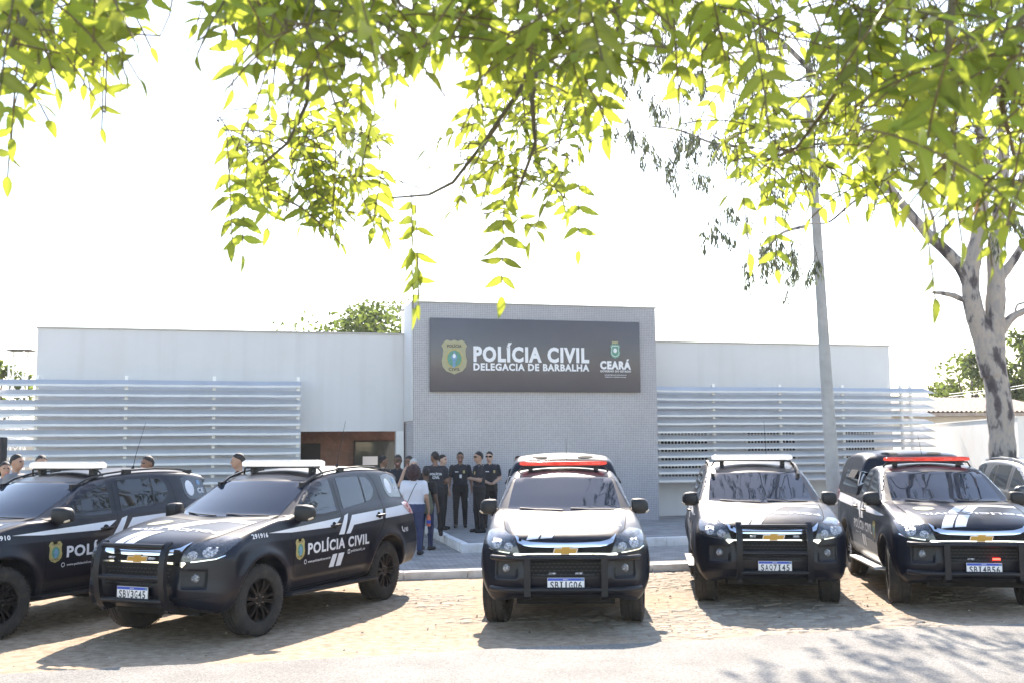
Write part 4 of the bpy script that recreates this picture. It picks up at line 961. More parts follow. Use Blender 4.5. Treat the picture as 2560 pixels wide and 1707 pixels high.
    S.proj('chrome_bar', poly_bm([ch + cl]), 'front', M['chrome'], gr, .016, h=.03)
    S.proj('chrome_bar', poly_bm([[(-.505, .866), (-.30, .872), (0, .872), (.30, .872), (.505, .866), (.49, .843), (.30, .856), (0, .857), (-.30, .856), (-.49, .849)]]), 'front', M['chrome'], gr, .016, h=.03)
    for sd in (1, -1): S.proj('chrome_corner', poly_bm([[(sd * .49, .868), (sd * .555, .872), (sd * .575, .858), (sd * .535, .815), (sd * .485, .845)]]), 'front', M['chrome'], gr, .008, h=.04)
    bx = S.hit(0, .90, 'front').x + .014
    bow = lambda k: [(-.135 * k, -.034 * k), (-.047 * k, -.034 * k), (-.052 * k, -.042 * k), (.036 * k, -.042 * k), (.041 * k, -.034 * k), (.118 * k, -.034 * k), (.135 * k, .016 * k), (.050 * k, .016 * k), (.055 * k, .042 * k), (-.036 * k, .042 * k), (-.041 * k, .016 * k), (-.118 * k, .016 * k)]
    bow = lambda k, e=0: [(y, .901 + z) for y, z in [(-.140 + e * 1.6, -.032 + e), (-.048 + e * .3, -.032 + e), (-.056 + e, -.044 + e), (.040 - e, -.044 + e), (.046 - e * .6, -.032 + e), (.122 - e * 1.3, -.032 + e), (.140 - e * 1.6, .026 - e), (.048 - e * .3, .026 - e), (.056 - e, .044 - e), (-.040 + e, .044 - e), (-.046 + e * .6, .026 - e), (-.122 + e * 1.3, .026 - e)]]
    em = MB().prism(bow(1), bx - .02, bx + .014, axis='x').build('emblem', M['chrome'], root)
    MB().prism(bow(1, .007), bx + .012, bx + .020, axis='x').build('centre', M['gold'], em)
    # bumper lip line, small grille strobes
    S.line('bumper_crease', [(-.80, .515), (-.55, .50), (-.48, .49), (.48, .49), (.55, .50), (.80, .515)], 'front', .012, M['under'], root, 1, .003)
    if decals:
        top = lambda nm, polys, m='white', off=.0035: S.proj(nm, poly_bm(polys), 'top', M[m], bpy.data.objects['__hood'] if False else root, off, h=.05)
        # leaning double stripe up the hood: front part, gap for the lettering, rear part (seen from the front it leans to the right)
        def sl(x0, x1, y0): return [(x0, y0 + (.86 - x0) * .42), (x0, y0 + .13 + (.86 - x0) * .42), (x1, y0 + .13 + (.86 - x1) * .42), (x1, y0 + (.86 - x1) * .42)]
        hd = [o for o in root.children if o.name.startswith('hood')][0]
        for y0 in (-.43, -.275):
            for (a, b) in ((.86, .52), (.36, -.22)): S.proj('hood_stripe', poly_bm([sl(a, b, y0)]), 'top', W, hd, .0035, h=.05)
        S.proj('hood_band', poly_bm([[(-.16, .12), (-.02, .70), (-.16, .71), (-.30, .10)]]), 'top', W, hd, .0035)
        S.proj('hood_badge', poly_bm([[(y_, x_) for x_, y_ in circle(-.45, .06, .13, .17)]]), 'top', M['shieldpale'], hd, .0045)
        S.proj('hood_lettering', fit_bm(text_bm('POLÍCIA CIVIL', .035), [(.385, .64), (.385, -.56), (.50, -.56), (.50, .64)]), 'top', W, hd, .0045)
    # light bar
    if bar:
        bz, bx_ = (1.806, -1.72) if kind == 'suv' else (1.778, -1.68)
        lb = link('light_bar', None, root); lb.location = (bx_, 0, bz); lb.empty_display_size = .1
        mb = MB(); ln = .585; hh, dd = (.038, .12) if bar == 'white' else (.027, .12)
        prof = [(-dd, .010), (-dd, 1.35 * hh), (-dd * .86, 1.85 * hh), (-dd * .6, 2.1 * hh), (dd * .6, 2.1 * hh), (dd * .86, 1.85 * hh), (dd, 1.35 * hh), (dd, .010), (dd * .92, 0), (-dd * .92, 0)]
        secs = [(-ln, .45), (-ln + .012, .74), (-ln + .045, .94), (-ln + .10, 1.0)]
        secs = secs + [(y, 1.0) for y in (-.3, -.02, .02, .3)] + [(-y, s_) for y, s_ in secs[::-1]]
        vs_ = [(x * s_, y, .03 + (z - .03) * s_) for y, s_ in secs for x, z in prof]; k = len(prof)
        mb.add(vs_, [(i * k + j, i * k + (j + 1) % k, (i + 1) * k + (j + 1) % k, (i + 1) * k + j) for i in range(len(secs) - 1) for j in range(k)] + [tuple(range(k)), tuple(range(len(vs_) - 1, len(vs_) - k - 1, -1))])
        mb.build('lens', M['barwhite' if bar == 'white' else 'barred'], lb, smooth=True, ang=35)
        for y in (-.44, -.27, -.1, .1, .27, .44): MB().box((dd * .9, y - .055, .014), (dd * 1.0 + .003, y + .055, .030)).build('lamp_module', M['barwhite'] if bar == 'white' else (M['pinklens'] if abs(y) > .2 else M['barred']), lb)
        mb = MB(); mb.box((-.09, -.5, -.022), (.09, .5, -.001))
        for sd in (1, -1):
            p = S.hit(bx_, sd * .46, 'top'); mb.box((-.045, sd * .44 - .03, p.z - bz), (.045, sd * .44 + .03, -.002)); mb.tube([(.06, sd * .44, -.015), (.05, sd * .55, -.02), (0, sd * .60, S.hit(bx_, sd * .62, 'top').z - bz + .01)], .012, 8)
        mb.build('bracket', T, lb)
    # whip aerial
    ax = -2.55 if kind == 'suv' else -2.15
    p = S.hit(ax, .05 if kind == 'pickup' else .30, 'top'); mb = MB(); mb.tube([p, p + Vector((-.01, 0, .03))], [.022, .014], 10); mb.tube([p + Vector((-.01, 0, .03)), p + Vector((-.05, 0, .18)), p + Vector((-.22, 0, .62 if kind == 'suv' else .42))], [.005, .004, .0025], 6)
    if bar: mb.build('aerial', T, root, smooth=True)
    if kind == 'pickup':
        cp = M['paint']
        for sd in (1, -1):
            S.line('canopy_joint', [(-2.36, 1.235), (-3.4, 1.235), (-4.28, 1.235)], 'side', .014, M['under'], root, sd, .003)
            S.line('canopy_joint', [(-2.35, 1.24), (-2.345, 1.45), (-2.33, 1.66)], 'side', .05, M['under'], root, sd, .002)
            S.proj('canopy_window', poly_bm([[(-2.62, 1.62), (-3.75, 1.62), (-3.9, 1.36), (-2.55, 1.36)]]), 'side', G, root, .003, sd)
            fl = MB()
            for i in range(5):
                x = -2.75 - .12 * i; p = S.hit(x, 1.60, 'side', sd); fl.add([(x, p.y, 1.62), (x - .09, p.y, 1.62), (x - .09, p.y + sd * .07, 1.50), (x, p.y + sd * .07, 1.50), (x, p.y, 1.60), (x - .09, p.y, 1.60), (x - .09, p.y + sd * .055, 1.49), (x, p.y + sd * .055, 1.49)], [(0, 1, 2, 3), (7, 6, 5, 4), (0, 3, 7, 4), (1, 5, 6, 2), (3, 2, 6, 7)])
            fl.build('vent_flap', T, root)
            S.proj('roof_vent', poly_bm([circle(sd * .325, 1.872, .12, .017)]), 'front', M['under'], root, .004)
        S.proj('sticker', poly_bm([circle(-2.48, 1.50, .06, .11)]), 'side', W, root, .004, -1)
    # guards
    g = M['guard']
    if guard == 'bull':
        bb = MB()
        for sd in (1, -1):
            pts = [(.955, .36), (1.005, .42), (1.06, .52), (1.085, .66), (1.085, .82), (1.06, .96), (1.02, 1.045), (.955, 1.085), (.935, 1.062), (.985, 1.02), (1.015, .94), (1.035, .82), (1.035, .66), (1.01, .55), (.955, .46), (.90, .42)]
            bb.prism(pts, sd * .42 - .036, sd * .42 + .036)
            bb.box((.80, sd * .42 - .02, .36), (.98, sd * .42 + .02, .47))
        for z, x in ((1.035, 1.015), (.715, 1.06), (.475, 1.02)): bb.tube([(x, -.40, z), (x, .40, z)], .026, 14)
        bg = bb.build('bull_bar', g, root, smooth=True, ang=35, bevel=0)
        for y in (-.26, .26): MB().box((1.02, y - .035, .905), (1.045, y + .035, .925)).build('strobe', M['reflector'], bg)
    elif guard == 'frame':
        bb = MB()
        for sd in (1, -1):
            bb.prism([(1.00, .38), (1.05, .42), (1.055, .84), (1.035, .86), (1.0, .86), (1.005, .46), (.90, .44), (.90, .38)], sd * .418 - .035, sd * .418 + .035)
            bb.tube([(1.02, sd * .05, .826), (1.02, sd * .55, .826), (.96, sd * .70, .826), (.86, sd * .80, .826), (.82, sd * .81, .826)], .027, 12)
            bb.tube([(1.02, sd * .05, .486), (1.02, sd * .55, .486), (.96, sd * .70, .486), (.86, sd * .80, .486), (.80, sd * .82, .486)], .030, 12)
        bb.tube([(1.02, -.06, .826), (1.02, .06, .826)], .0265, 12); bb.tube([(1.02, -.06, .486), (1.02, .06, .486)], .0295, 12)
        bg = bb.build('bumper_guard', g, root, smooth=True, ang=35)
        for y in (-.145, .145): MB().box((.985, y - .042, .652), (1.005, y + .042, .672)).build('strobe', M['redlamp'] if (y > 0 and platetxt == 'SBI4B56') else M['reflector'], bg)
    if platetxt: plate(root, platetxt, 1.0, .552)
    return root
if True:
    SH = {'suv': Shell('suv'), 'pickup': Shell('pickup')}
    def place(name, kind, x, y, a, label, cat, **k):
        t = thing(name, label, cat, group=k.pop('group', 'police vehicles parked side by side'))
        make_vehicle(kind, SH[kind], t, **k)
        t.location = (x, y, -.012); t.rotation_euler = (0, 0, a - R(90)); return t
    place('police_suv', 'suv', -3.609, 12.126, -.378, 'black police SUV with white POLÍCIA CIVIL door lettering, bull bar and plate SBV3G45', 'police SUV', guard='bull', bar='white', platetxt='SBV3G45', number='291916')
    place('police_suv', 'suv', -6.42, 12.065, -.415, 'black police SUV cut off by the left edge, partly behind the SUV with plate SBV3G45', 'police SUV', guard='bull', bar='white', platetxt='', number='291910', text_sides=(1,))
    place('police_suv', 'suv', 3.323, 14.074, -.133, 'black police SUV with a white light bar, bull bar and plate SAQ7I45', 'police SUV', guard='bull', bar='white', platetxt='SAQ7I45', number='', text_sides=(-1,))
    place('police_pickup', 'pickup', .605, 12.629, -.042, 'black police pickup with red light bar and plate SBI1G06 parked before the tower', 'police pickup', guard='frame', bar='red', platetxt='SBI1G06', number='', text_sides=(-1,))
    place('police_pickup', 'pickup', 5.724, 13.684, -.151, 'black police pickup with canopy, red light bar, lit red grille strobe and plate SBI4B56', 'police pickup', guard='frame', bar='red', platetxt='SBI4B56', number='', text_sides=(-1,))
    place('grey_suv', 'suv', 8.60, 15.3, -.10, 'dark grey SUV half visible at the right edge in front of the eucalyptus trunk', 'car', paint='silver', decals=False, guard='none', bar=None, platetxt='', group=None)
# ---------------------------------------------------------------- people
def skin(name, c): return mat(name, c, .55, var=.08, vscale=12)
SKIN = [skin('tan_skin', (.40, .235, .16)), skin('brown_skin', (.22, .115, .072)), skin('dark_skin', (.115, .06, .04)), skin('fair_skin', (.50, .31, .225))]
M['navy_cloth'] = mat('black_uniform_cloth', (.013, .014, .021), .8, var=.25, vscale=9, bump=.3, bscale=25)
M['black_cloth'] = mat('black_trousers', (.010, .010, .012), .85, var=.25, vscale=9, bump=.3, bscale=25)
M['white_cloth'] = mat('white_cotton', (.66, .66, .70), .85, var=.06, vscale=7, bump=.4, bscale=16)
M['jeans'] = mat('blue_jeans', (.035, .052, .125), .85, var=.2, vscale=14, bump=.25, bscale=60)
M['darkjeans'] = mat('dark_jeans', (.022, .028, .075), .85, var=.2, vscale=14)
M['grey_cloth'] = mat('grey_shirt', (.20, .20, .21), .85, var=.1, vscale=8)
M['shoes'] = mat('black_boots', (.010, .009, .009), .5)
M['hair'] = mat('dark_hair', (.012, .009, .008), .6, bump=.6, bscale=120)
M['wine'] = mat('dark_wine_curls', (.030, .008, .010), .6, bump=.8, bscale=60)
M['greyhair'] = mat('grey_hair', (.46, .45, .44), .6, bump=.6, bscale=120)
M['olive'] = mat('olive_canvas', (.105, .11, .07), .85, var=.15, vscale=9)
M['orange'] = mat('orange_plastic', (.62, .15, .07), .35)
class Field:
    def __init__(s, lo, hi, h):
        s.h = h; s.lo = np.array(lo, np.float32); n = np.ceil((np.array(hi) - lo) / h).astype(int) + 1
        s.ax = [(lo[k] + h * np.arange(n[k])).astype(np.float32) for k in range(3)]
        s.v = np.full(n, .12, np.float32); s.raw = np.full(n, .12, np.float32); s.lab = np.zeros(n, np.int8)
    def put(s, lo, hi, fn, lab, k=.025):
        sl = []
        for a in range(3):
            i0 = max(0, int((lo[a] - .07 - s.lo[a]) / s.h)); i1 = min(len(s.ax[a]), int((hi[a] + .07 - s.lo[a]) / s.h) + 2)
            if i1 <= i0: return
            sl.append(slice(i0, i1))
        sl = tuple(sl); X, Y, Z = np.meshgrid(s.ax[0][sl[0]], s.ax[1][sl[1]], s.ax[2][sl[2]], indexing='ij')
        d = fn(X, Y, Z); m = d < s.raw[sl]; s.lab[sl][m] = lab; s.raw[sl] = np.minimum(s.raw[sl], d)
        s.v[sl] = smin(s.v[sl], d, k)
    def cap(s, a, b, ra, rb, lab, k=.025):
        a = np.array(a, float); b = np.array(b, float); ab = b - a; L2 = max(ab @ ab, 1e-9); r = max(ra, rb)
        def fn(X, Y, Z):
            t = np.clip(((X - a[0]) * ab[0] + (Y - a[1]) * ab[1] + (Z - a[2]) * ab[2]) / L2, 0, 1)
            return np.sqrt((X - a[0] - t * ab[0]) ** 2 + (Y - a[1] - t * ab[1]) ** 2 + (Z - a[2] - t * ab[2]) ** 2) - (ra + (rb - ra) * t)
        s.put(np.minimum(a, b) - r, np.maximum(a, b) + r, fn, lab, k)
    def ell(s, c, r, lab, k=.025, Mx=None):
        c = np.array(c, float); r = np.array(r, float); mr = r.max()
        def fn(X, Y, Z):
            x, y, z = X - c[0], Y - c[1], Z - c[2]
            if Mx is not None: x, y, z = [Mx[i, 0] * x + Mx[i, 1] * y + Mx[i, 2] * z for i in range(3)]
            return (np.sqrt((x / r[0]) ** 2 + (y / r[1]) ** 2 + (z / r[2]) ** 2) - 1) * r.min()
        s.put(c - mr, c + mr, fn, lab, k)
    def mesh(s, name, ms):
        V, F = surface_net(s.v, s.lo, s.h)
        c = V[F[:, 0]]; i = np.clip(np.rint((c - s.lo) / s.h).astype(int), 0, np.array(s.v.shape) - 1)
        return mesh_np(name, V, F, ms, s.lab[i[:, 0], i[:, 1], i[:, 2]])
def rotz(p, a, o): x, y = p[0] - o[0], p[1] - o[1]; c, s_ = math.cos(a), math.sin(a); return np.array([o[0] + c * x - s_ * y, o[1] + s_ * x + c * y, p[2]])
ARMS = {   # elbow and wrist offsets from the shoulder for the person's right (+x) arm, then the direction the hand points
    'down': ((.055, -.02, -.27), (.075, .05, -.50), (0, .15, -1)),
    'crossed': ((.04, .06, -.26), (-.16, .20, -.22), (-1, .1, .12)),
    'front': ((.06, -.03, -.26), (-.13, .17, -.36), (-.9, .25, -.3)),
    'hips': ((.13, -.08, -.22), (.04, .05, -.36), (-.6, .4, -.6)),
    'up': ((.10, .16, -.16), (.02, .22, .10), (-.3, .1, 1)),
    'hold': ((.05, -.01, -.27), (.06, .10, -.49), (0, .2, -1)),
}
def person(px, top, Y, zg, face, label, shirt='navy_cloth', pants='black_cloth', sk=0, hair='hair', arms=('down', 'down'), head=0.0, lean=0.0, build=1.0, hairstyle='short', glasses=False, group=None, xoff=0.0):
    p = atY(px, top, Y); h = p.z - zg; S = h / 1.765
    t = thing('person', label, 'person', (p.x + xoff, Y, zg), R(face), group)
    f = Field((-.55, -.40, -.01), (.55, .50, 1.80), .0115)
    w = build * 1.07
    L = lambda z: lean * max(0, z - .9)           # forward lean of the upper body
    P3 = lambda x, y, z: (x, y + L(z), z)
    zt = np.array([.86, .95, 1.05, 1.18, 1.30, 1.38, 1.44]); aw = np.array([.165, .172, .158, .168, .186, .180, .12]) * w; bw_ = np.array([.115, .122, .112, .118, .128, .112, .075]) * (.5 + .5 * w)
    def torso(X, Y_, Z):
        a = np.interp(Z, zt, aw); b = np.interp(Z, zt, bw_); y = Y_ - lean * np.clip(Z - .9, 0, None)
        return np.maximum((np.sqrt((X / a) ** 2 + (y / b) ** 2) - 1) * .10, np.maximum(.99 - Z, Z - 1.45))
    def hips(X, Y_, Z):
        a = np.interp(Z, zt, aw) + .004; b = np.interp(Z, zt, bw_) + .004
        return np.maximum((np.sqrt((X / a) ** 2 + (Y_ / b) ** 2) - 1) * .10, np.maximum(.84 - Z, Z - 1.0))
    f.put((-.3, -.25, .85), (.3, .35, 1.5), torso, 1); f.put((-.3, -.2, .8), (.3, .2, 1.02), hips, 2)
    sh = .178 * (.6 + .4 * w)
    f.cap(P3(-sh, 0, 1.405), P3(sh, 0, 1.405), .06, .06, 1, .04)
    for s_ in (-1, 1):
        st_ = .02 * s_
        f.cap((s_ * .088, 0, .88), (s_ * .105, .015 + st_, .49), .092 * w, .068, 2); f.cap((s_ * .105, .015 + st_, .49), (s_ * .11, -.015 + st_, .10), .066, .052, 2)
        f.cap((s_ * .11, -.06 + st_, .045), (s_ * .125, .13 + st_, .035), .046, .036, 3, .02)
        arm = arms[0 if s_ < 0 else 1]; e, wr, hd = ARMS[arm]; mz = np.array([s_, 1, 1])
        sp = np.array(P3(s_ * (sh + .012), 0, 1.40)); ep = sp + np.array(e) * mz; wp = sp + np.array(wr) * mz
        f.cap(sp, sp + (ep - sp) * .62, .060, .062, 1, .03); f.cap(sp + (ep - sp) * .5, ep, .046, .042, 0, .015); f.cap(ep, wp, .044, .029, 0, .015)
        d = np.array(hd) * mz; d = d / np.linalg.norm(d)
        ax = np.array((0, 1., 0)) if abs(d[1]) < .7 else np.array((0, 0, 1.)); n = np.cross(d, ax); n /= np.linalg.norm(n); sd = np.cross(n, d)
        if n[0] * s_ > 0: n = -n
        f.cap(wp, wp + d * .05, .027, .026, 0, .012); f.cap(wp + d * .045 - sd * .018, wp + d * .085 - sd * .026, .020, .015, 0, .012); f.cap(wp + d * .045 + sd * .018, wp + d * .088 + sd * .026, .020, .015, 0, .012)
        for i, ln in enumerate((.84, .97, 1.0, .9)):
            k0 = wp + d * .085 + sd * (-.033 + .022 * i); d1 = d * .93 + n * .36; k1 = k0 + d1 * .040 * ln; d2 = d * .6 + n * .8; k2 = k1 + d2 * .036 * ln
            f.cap(k0, k1, .0095, .009, 0, .005); f.cap(k1, k2, .009, .0078, 0, .005)
        tb = wp + d * .03 + sd * .026; t1 = tb + (d * .55 + sd * .75 + n * .3) * .035; f.cap(tb, t1, .012, .0105, 0, .008); f.cap(t1, t1 + (d * .9 + n * .4) * .03, .0105, .009, 0, .006)
    # neck and head
    nk = np.array(P3(0, .0, 1.50)); hy = L(1.6)
    hp = lambda x, y, z: rotz((x, y + hy, z), head, (0, hy + .01))
    f.cap(P3(0, -.01, 1.41), hp(0, .0, 1.54), .060, .052, 0, .02); f.cap(P3(-.05, .01, 1.445), P3(.05, .01, 1.445), .042, .042, 1, .02)
    Mh = np.array([[math.cos(-head), -math.sin(-head), 0], [math.sin(-head), math.cos(-head), 0], [0, 0, 1]])
    f.ell(hp(0, .012, 1.650), (.077, .097, .112), 0, .02, Mh); f.ell(hp(0, .045, 1.585), (.058, .062, .058), 0, .03, Mh)
    f.cap(hp(0, .104, 1.650), hp(0, .124, 1.618), .009, .014, 0, .012); f.cap(hp(-.03, .100, 1.668), hp(.03, .100, 1.668), .012, .012, 0, .012)
    for s_ in (-1, 1):
        f.ell(hp(s_ * .079, .0, 1.638), (.012, .022, .032), 0, .008, Mh)
        f.cap(hp(s_ * .030, .098, 1.648), hp(s_ * .034, .098, 1.648), .0125, .0125, 4, .003)
    f.cap(hp(-.018, .104, 1.578), hp(.018, .104, 1.578), .0075, .0075, 5, .003)
    me = f.mesh('body', [SKIN[sk], M[shirt], M[pants], M['shoes'], M['ink'], M['taillens']])
    b = link('body', me, t); b.scale = (S, S, S)
    # hair
    g = Field((-.2, -.25 + hy, 1.35), (.2, .22 + hy, 1.85), .0095)
    c = hp(0, .004, 1.664); ca, sa = math.cos(-head), math.sin(-head)
    def hairf(X, Y_, Z):
        x, y = X - 0, Y_ - hy - .01; lx, ly = ca * x - sa * y, sa * x + ca * y + .01; lz = Z
        if hairstyle == 'curly':
            rr = np.sqrt((lx / .145) ** 2 + ((ly + .03) / .15) ** 2 + ((lz - 1.625) / .165) ** 2)
            e = (rr - 1) * .145 + .012 * np.sin(lx * 90) * np.sin(ly * 85 + 1) * np.sin(lz * 88 + 2)
            return smax(e, ly * .9 - (lz - 1.69) * .35 - .065, .02)
        e = (np.sqrt((lx / .084) ** 2 + ((ly - .004) / .104) ** 2 + ((lz - 1.660) / .112) ** 2) - 1) * .085
        cut = (1.662 if hairstyle == 'short' else 1.645) + np.where(ly > 0, .52, 1.15) * ly - lz + .006 * np.sin(lx * 140) * np.sin(ly * 120)
        if hairstyle == 'bun':
            q = np.sqrt((lx / .05) ** 2 + ((ly + .11) / .05) ** 2 + ((lz - 1.66) / .055) ** 2); return np.minimum(smax(e, cut * .8, .015), (q - 1) * .05)
        return smax(e, cut * .8, .015)
    g.put((-.2, -.2 + hy, 1.4), (.2, .2 + hy, 1.8), hairf, 0, .005)
    ho = link('hair', g.mesh('hair', [M[hair]]), t); ho.scale = (S, S, S)
    if glasses:
        mb = MB(); pts = []
        for (x, y) in ((-.080, .01), (-.074, .085), (-.04, .112), (-.008, .122), (.008, .122), (.04, .112), (.074, .085), (.080, .01)): pts.append(hp(x, y, 1.650))
        for i in range(len(pts) - 1):
            a, b2 = Vector(pts[i]), Vector(pts[i + 1]); hh = .020 if i in (1, 2, 4, 5) else .005
            o = Vector((0, 0, hh)); mb.add([a - o, b2 - o, b2 + o, a + o, (a - o) * 1 + Vector((0, -.006, 0)), b2 - o + Vector((0, -.006, 0)), b2 + o + Vector((0, -.006, 0)), a + o + Vector((0, -.006, 0))], [(0, 1, 2, 3), (7, 6, 5, 4), (0, 3, 7, 4), (1, 5, 6, 2), (3, 2, 6, 7), (0, 4, 5, 1)])
        o = mb.build('sunglasses', M['sideglass'], t); o.scale = (S, S, S)
    return t, S, b
def on_person(t, S, mb, name, m):
    o = mb.build(name, M[m], t, smooth=True); o.scale = (S, S, S); return o
def torso_text(t, S, body, txt, x0, x1, z0, z1, back=True, m='white', name='lettering'):
    bv = BVHTree.FromPolygons([tuple(v.co) for v in body.data.vertices], [tuple(p.vertices) for p in body.data.polygons])
    bm = fit_bm(text_bm(txt, .03), [(x1, z0), (x0, z0), (x0, z1), (x1, z1)] if not back else [(x0, z0), (x1, z0), (x1, z1), (x0, z1)]) if isinstance(txt, str) else txt
    cut_bm(bm, .04); vs_ = []
    for v in bm.verts:
        p, n, i, d = bv.ray_cast(Vector((v.co.x, -1 if back else 1, v.co.y)), Vector((0, 1 if back else -1, 0)))
        vs_.append((v.co.x, (p.y if p else (-.12 if back else .12)) + (-.006 if back else .006), v.co.y))
    bm.verts.index_update(); fs = [tuple(v.index for v in q.verts) for q in bm.faces]; bm.free()
    o = MB().add(vs_, fs).build(name, M[m], t, fix=False); o.scale = (S, S, S); return o
def officer_marks(t, S, b, belt=True):
    mb = MB(); mb.lathe([(.0, 0), (.022, 0), (.024, .006), (.0, .008)], 12)
    torso_text(t, S, b, poly_bm([shield(-.085, 1.30, .026, .034)]), 0, 0, 0, 0, False, 'shield', 'chest_badge')
    torso_text(t, S, b, poly_bm([rect(.045, .125, 1.295, 1.312)]), 0, 0, 0, 0, False, 'white', 'name_tape')
    for s_ in (-1, 1): on_person(t, S, MB().tube([(s_ * .155, -.05, 1.462), (s_ * .15, .055, 1.452)], .006, 6), 'shoulder_stripe', 'white')
GRP = 'officers standing by the tiled tower'
t, S, b = person(1057, 1037, 23.3, ZU, 183, 'officer in black polo facing the street with a white ID card on his chest', sk=1, arms=('down', 'down'), group=GRP)
officer_marks(t, S, b); torso_text(t, S, b, poly_bm([rect(-.035, .02, 1.16, 1.24)]), 0, 0, 0, 0, False, 'white', 'id_card')
on_person(t, S, MB().box((-.19, .06, .62), (-.175, .10, .70)), 'paper_slip', 'white')
t, S, b = person(1100, 1036, 22.0, ZU, 110, 'officer in black seen from the side with folded arms, in front of another officer', sk=0, arms=('crossed', 'crossed'), build=1.08, group=GRP, glasses=True); officer_marks(t, S, b)
t, S, b = person(1124, 1036, 23.2, ZU, 195, 'officer in black wearing sunglasses with hands clasped at his waist', sk=3, arms=('front', 'front'), glasses=True, head=-.5, group=GRP); officer_marks(t, S, b)
t, S, b = person(1000, 1036, 21.2, ZU, 12, 'tall officer seen from behind with white lettering across his black shirt back', sk=1, arms=('front', 'front'), head=.5, lean=.10, group=GRP)
torso_text(t, S, b, 'POLÍCIA', -.13, .13, 1.27, 1.33); torso_text(t, S, b, 'CIVIL', -.075, .075, 1.195, 1.25)
t, S, b = person(1016, 1043, 22.8, ZU, 250, 'officer with short dark hair half hidden behind the lettered shirt back', sk=3, arms=('down', 'down'), group=GRP); officer_marks(t, S, b)
t, S, b = person(1190, 1046, 22.4, ZU, 150, 'officer in black mostly hidden behind the cab of the middle pickup', sk=1, group=GRP); officer_marks(t, S, b)
t, S, b = person(914, 1043, 21.8, ZL, 185, 'officer in a black polo and dark sunglasses beside the glass door', sk=2, glasses=True, group=GRP); officer_marks(t, S, b)
person(879, 1045, 22.6, ZL, 320, 'man with cropped dark hair turned towards the paper notice on the door', sk=1, head=-.4)
person(940, 1046, 22.0, ZL, 160, 'dark haired man in black just behind the grey haired woman', sk=1)
t, S, b = person(950, 1052, 20.9, ZL, 190, 'grey haired woman raising a bare forearm among the group', sk=3, hair='greyhair', shirt='black_cloth', arms=('down', 'up'), hairstyle='long')
t, S, b = person(951, 1068, 19.2, ZL, 350, 'woman with wine coloured curls, white T-shirt and blue jeans seen from behind', sk=0, hair='wine', shirt='white_cloth', pants='jeans', hairstyle='curly', build=1.22, arms=('down', 'hold'))
torso_text(t, S, b, poly_bm([[(-.13, 1.00), (-.115, 1.00), (.09, 1.42), (.075, 1.42)]]), 0, 0, 0, 0, True, 'ink', 'bag_strap')
wt = t; wS = S
bt = thing('drink_bottle', 'orange bottle with a blue label held low by the woman in the white T-shirt', 'bottle')
mb = MB(); mb.lathe([(0, 0), (.033, .0), (.036, .01), (.036, .15), (.030, .18), (.014, .205), (.014, .235), (0, .236)], 18, axis='z'); mb.build('bottle', M['orange'], bt, smooth=True)
MB().lathe([(.0365, .05), (.0368, .06), (.0368, .10), (.0365, .11)], 18, axis='z').build('label_band', M['plateblue'], bt, smooth=True)
hand = Matrix.Translation(wt.location) @ Matrix.Rotation(wt.rotation_euler[2], 4, 'Z') @ Vector(((.178 * 1.09 + .012 + .062) * wS, .125 * wS, .815 * wS)); bt.location = hand - Vector((0, 0, .235))
t, S, b = person(978, 1072, 20.1, ZL, 335, 'woman with hair in a bun and dark jeans carrying the olive green bag', sk=2, shirt='black_cloth', pants='darkjeans', hairstyle='bun', head=.9, arms=('front', 'down'))
bg = thing('shoulder_bag', 'olive green canvas bag with white dotted strap on a back beside the white T-shirt', 'bag', tuple(t.location), t.rotation_euler[2])
mb = MB(); mb.prism([(-.10, .80), (.24, .78), (.28, .90), (.20, 1.24), (.10, 1.36), (-.02, 1.33), (-.09, 1.10)], -.29, -.13); o = mb.build('bag', M['olive'], bg, bevel=.03); o.scale = (S, S, S)
mb = MB(); mb.tube([(.02, -.20, 1.34), (.10, -.10, 1.46), (.10, .08, 1.42), (.0, .14, 1.25)], .018, 8); o = mb.build('strap', M['olive'], bg, smooth=True); o.scale = (S, S, S)
mb = MB()
for i in range(9):
    for j in range(2): mb.box((-.02 + .02 * j + .010 * i, -.296, 1.28 - .03 * i), (-.008 + .02 * j + .010 * i, -.2895, 1.292 - .03 * i))
o = mb.build('dot_pattern', M['white'], bg); o.scale = (S, S, S)
LG = 'people behind the parked SUVs on the left'
person(12, 1059, 17.6, ZL, 220, 'bearded young man at the far left edge behind the parked SUV', sk=0, shirt='grey_cloth', group=LG)
person(38, 1042, 17.2, ZL, 262, 'man with short brown hair in a grey shirt looking right beside the bearded man', sk=0, shirt='grey_cloth', group=LG)
person(95, 1044, 17.0, ZL, 215, 'young man with black hair looking down beside the left light bar', sk=0, group=LG)
person(341, 1046, 17.6, ZL, 140, 'dark haired man whose head shows between two aerials', sk=1, group=LG)
person(549, 1040, 17.4, ZL, 105, 'man with shaved sides facing left between the two SUV roofs', sk=0, hairstyle='short', group=LG, head=.1)
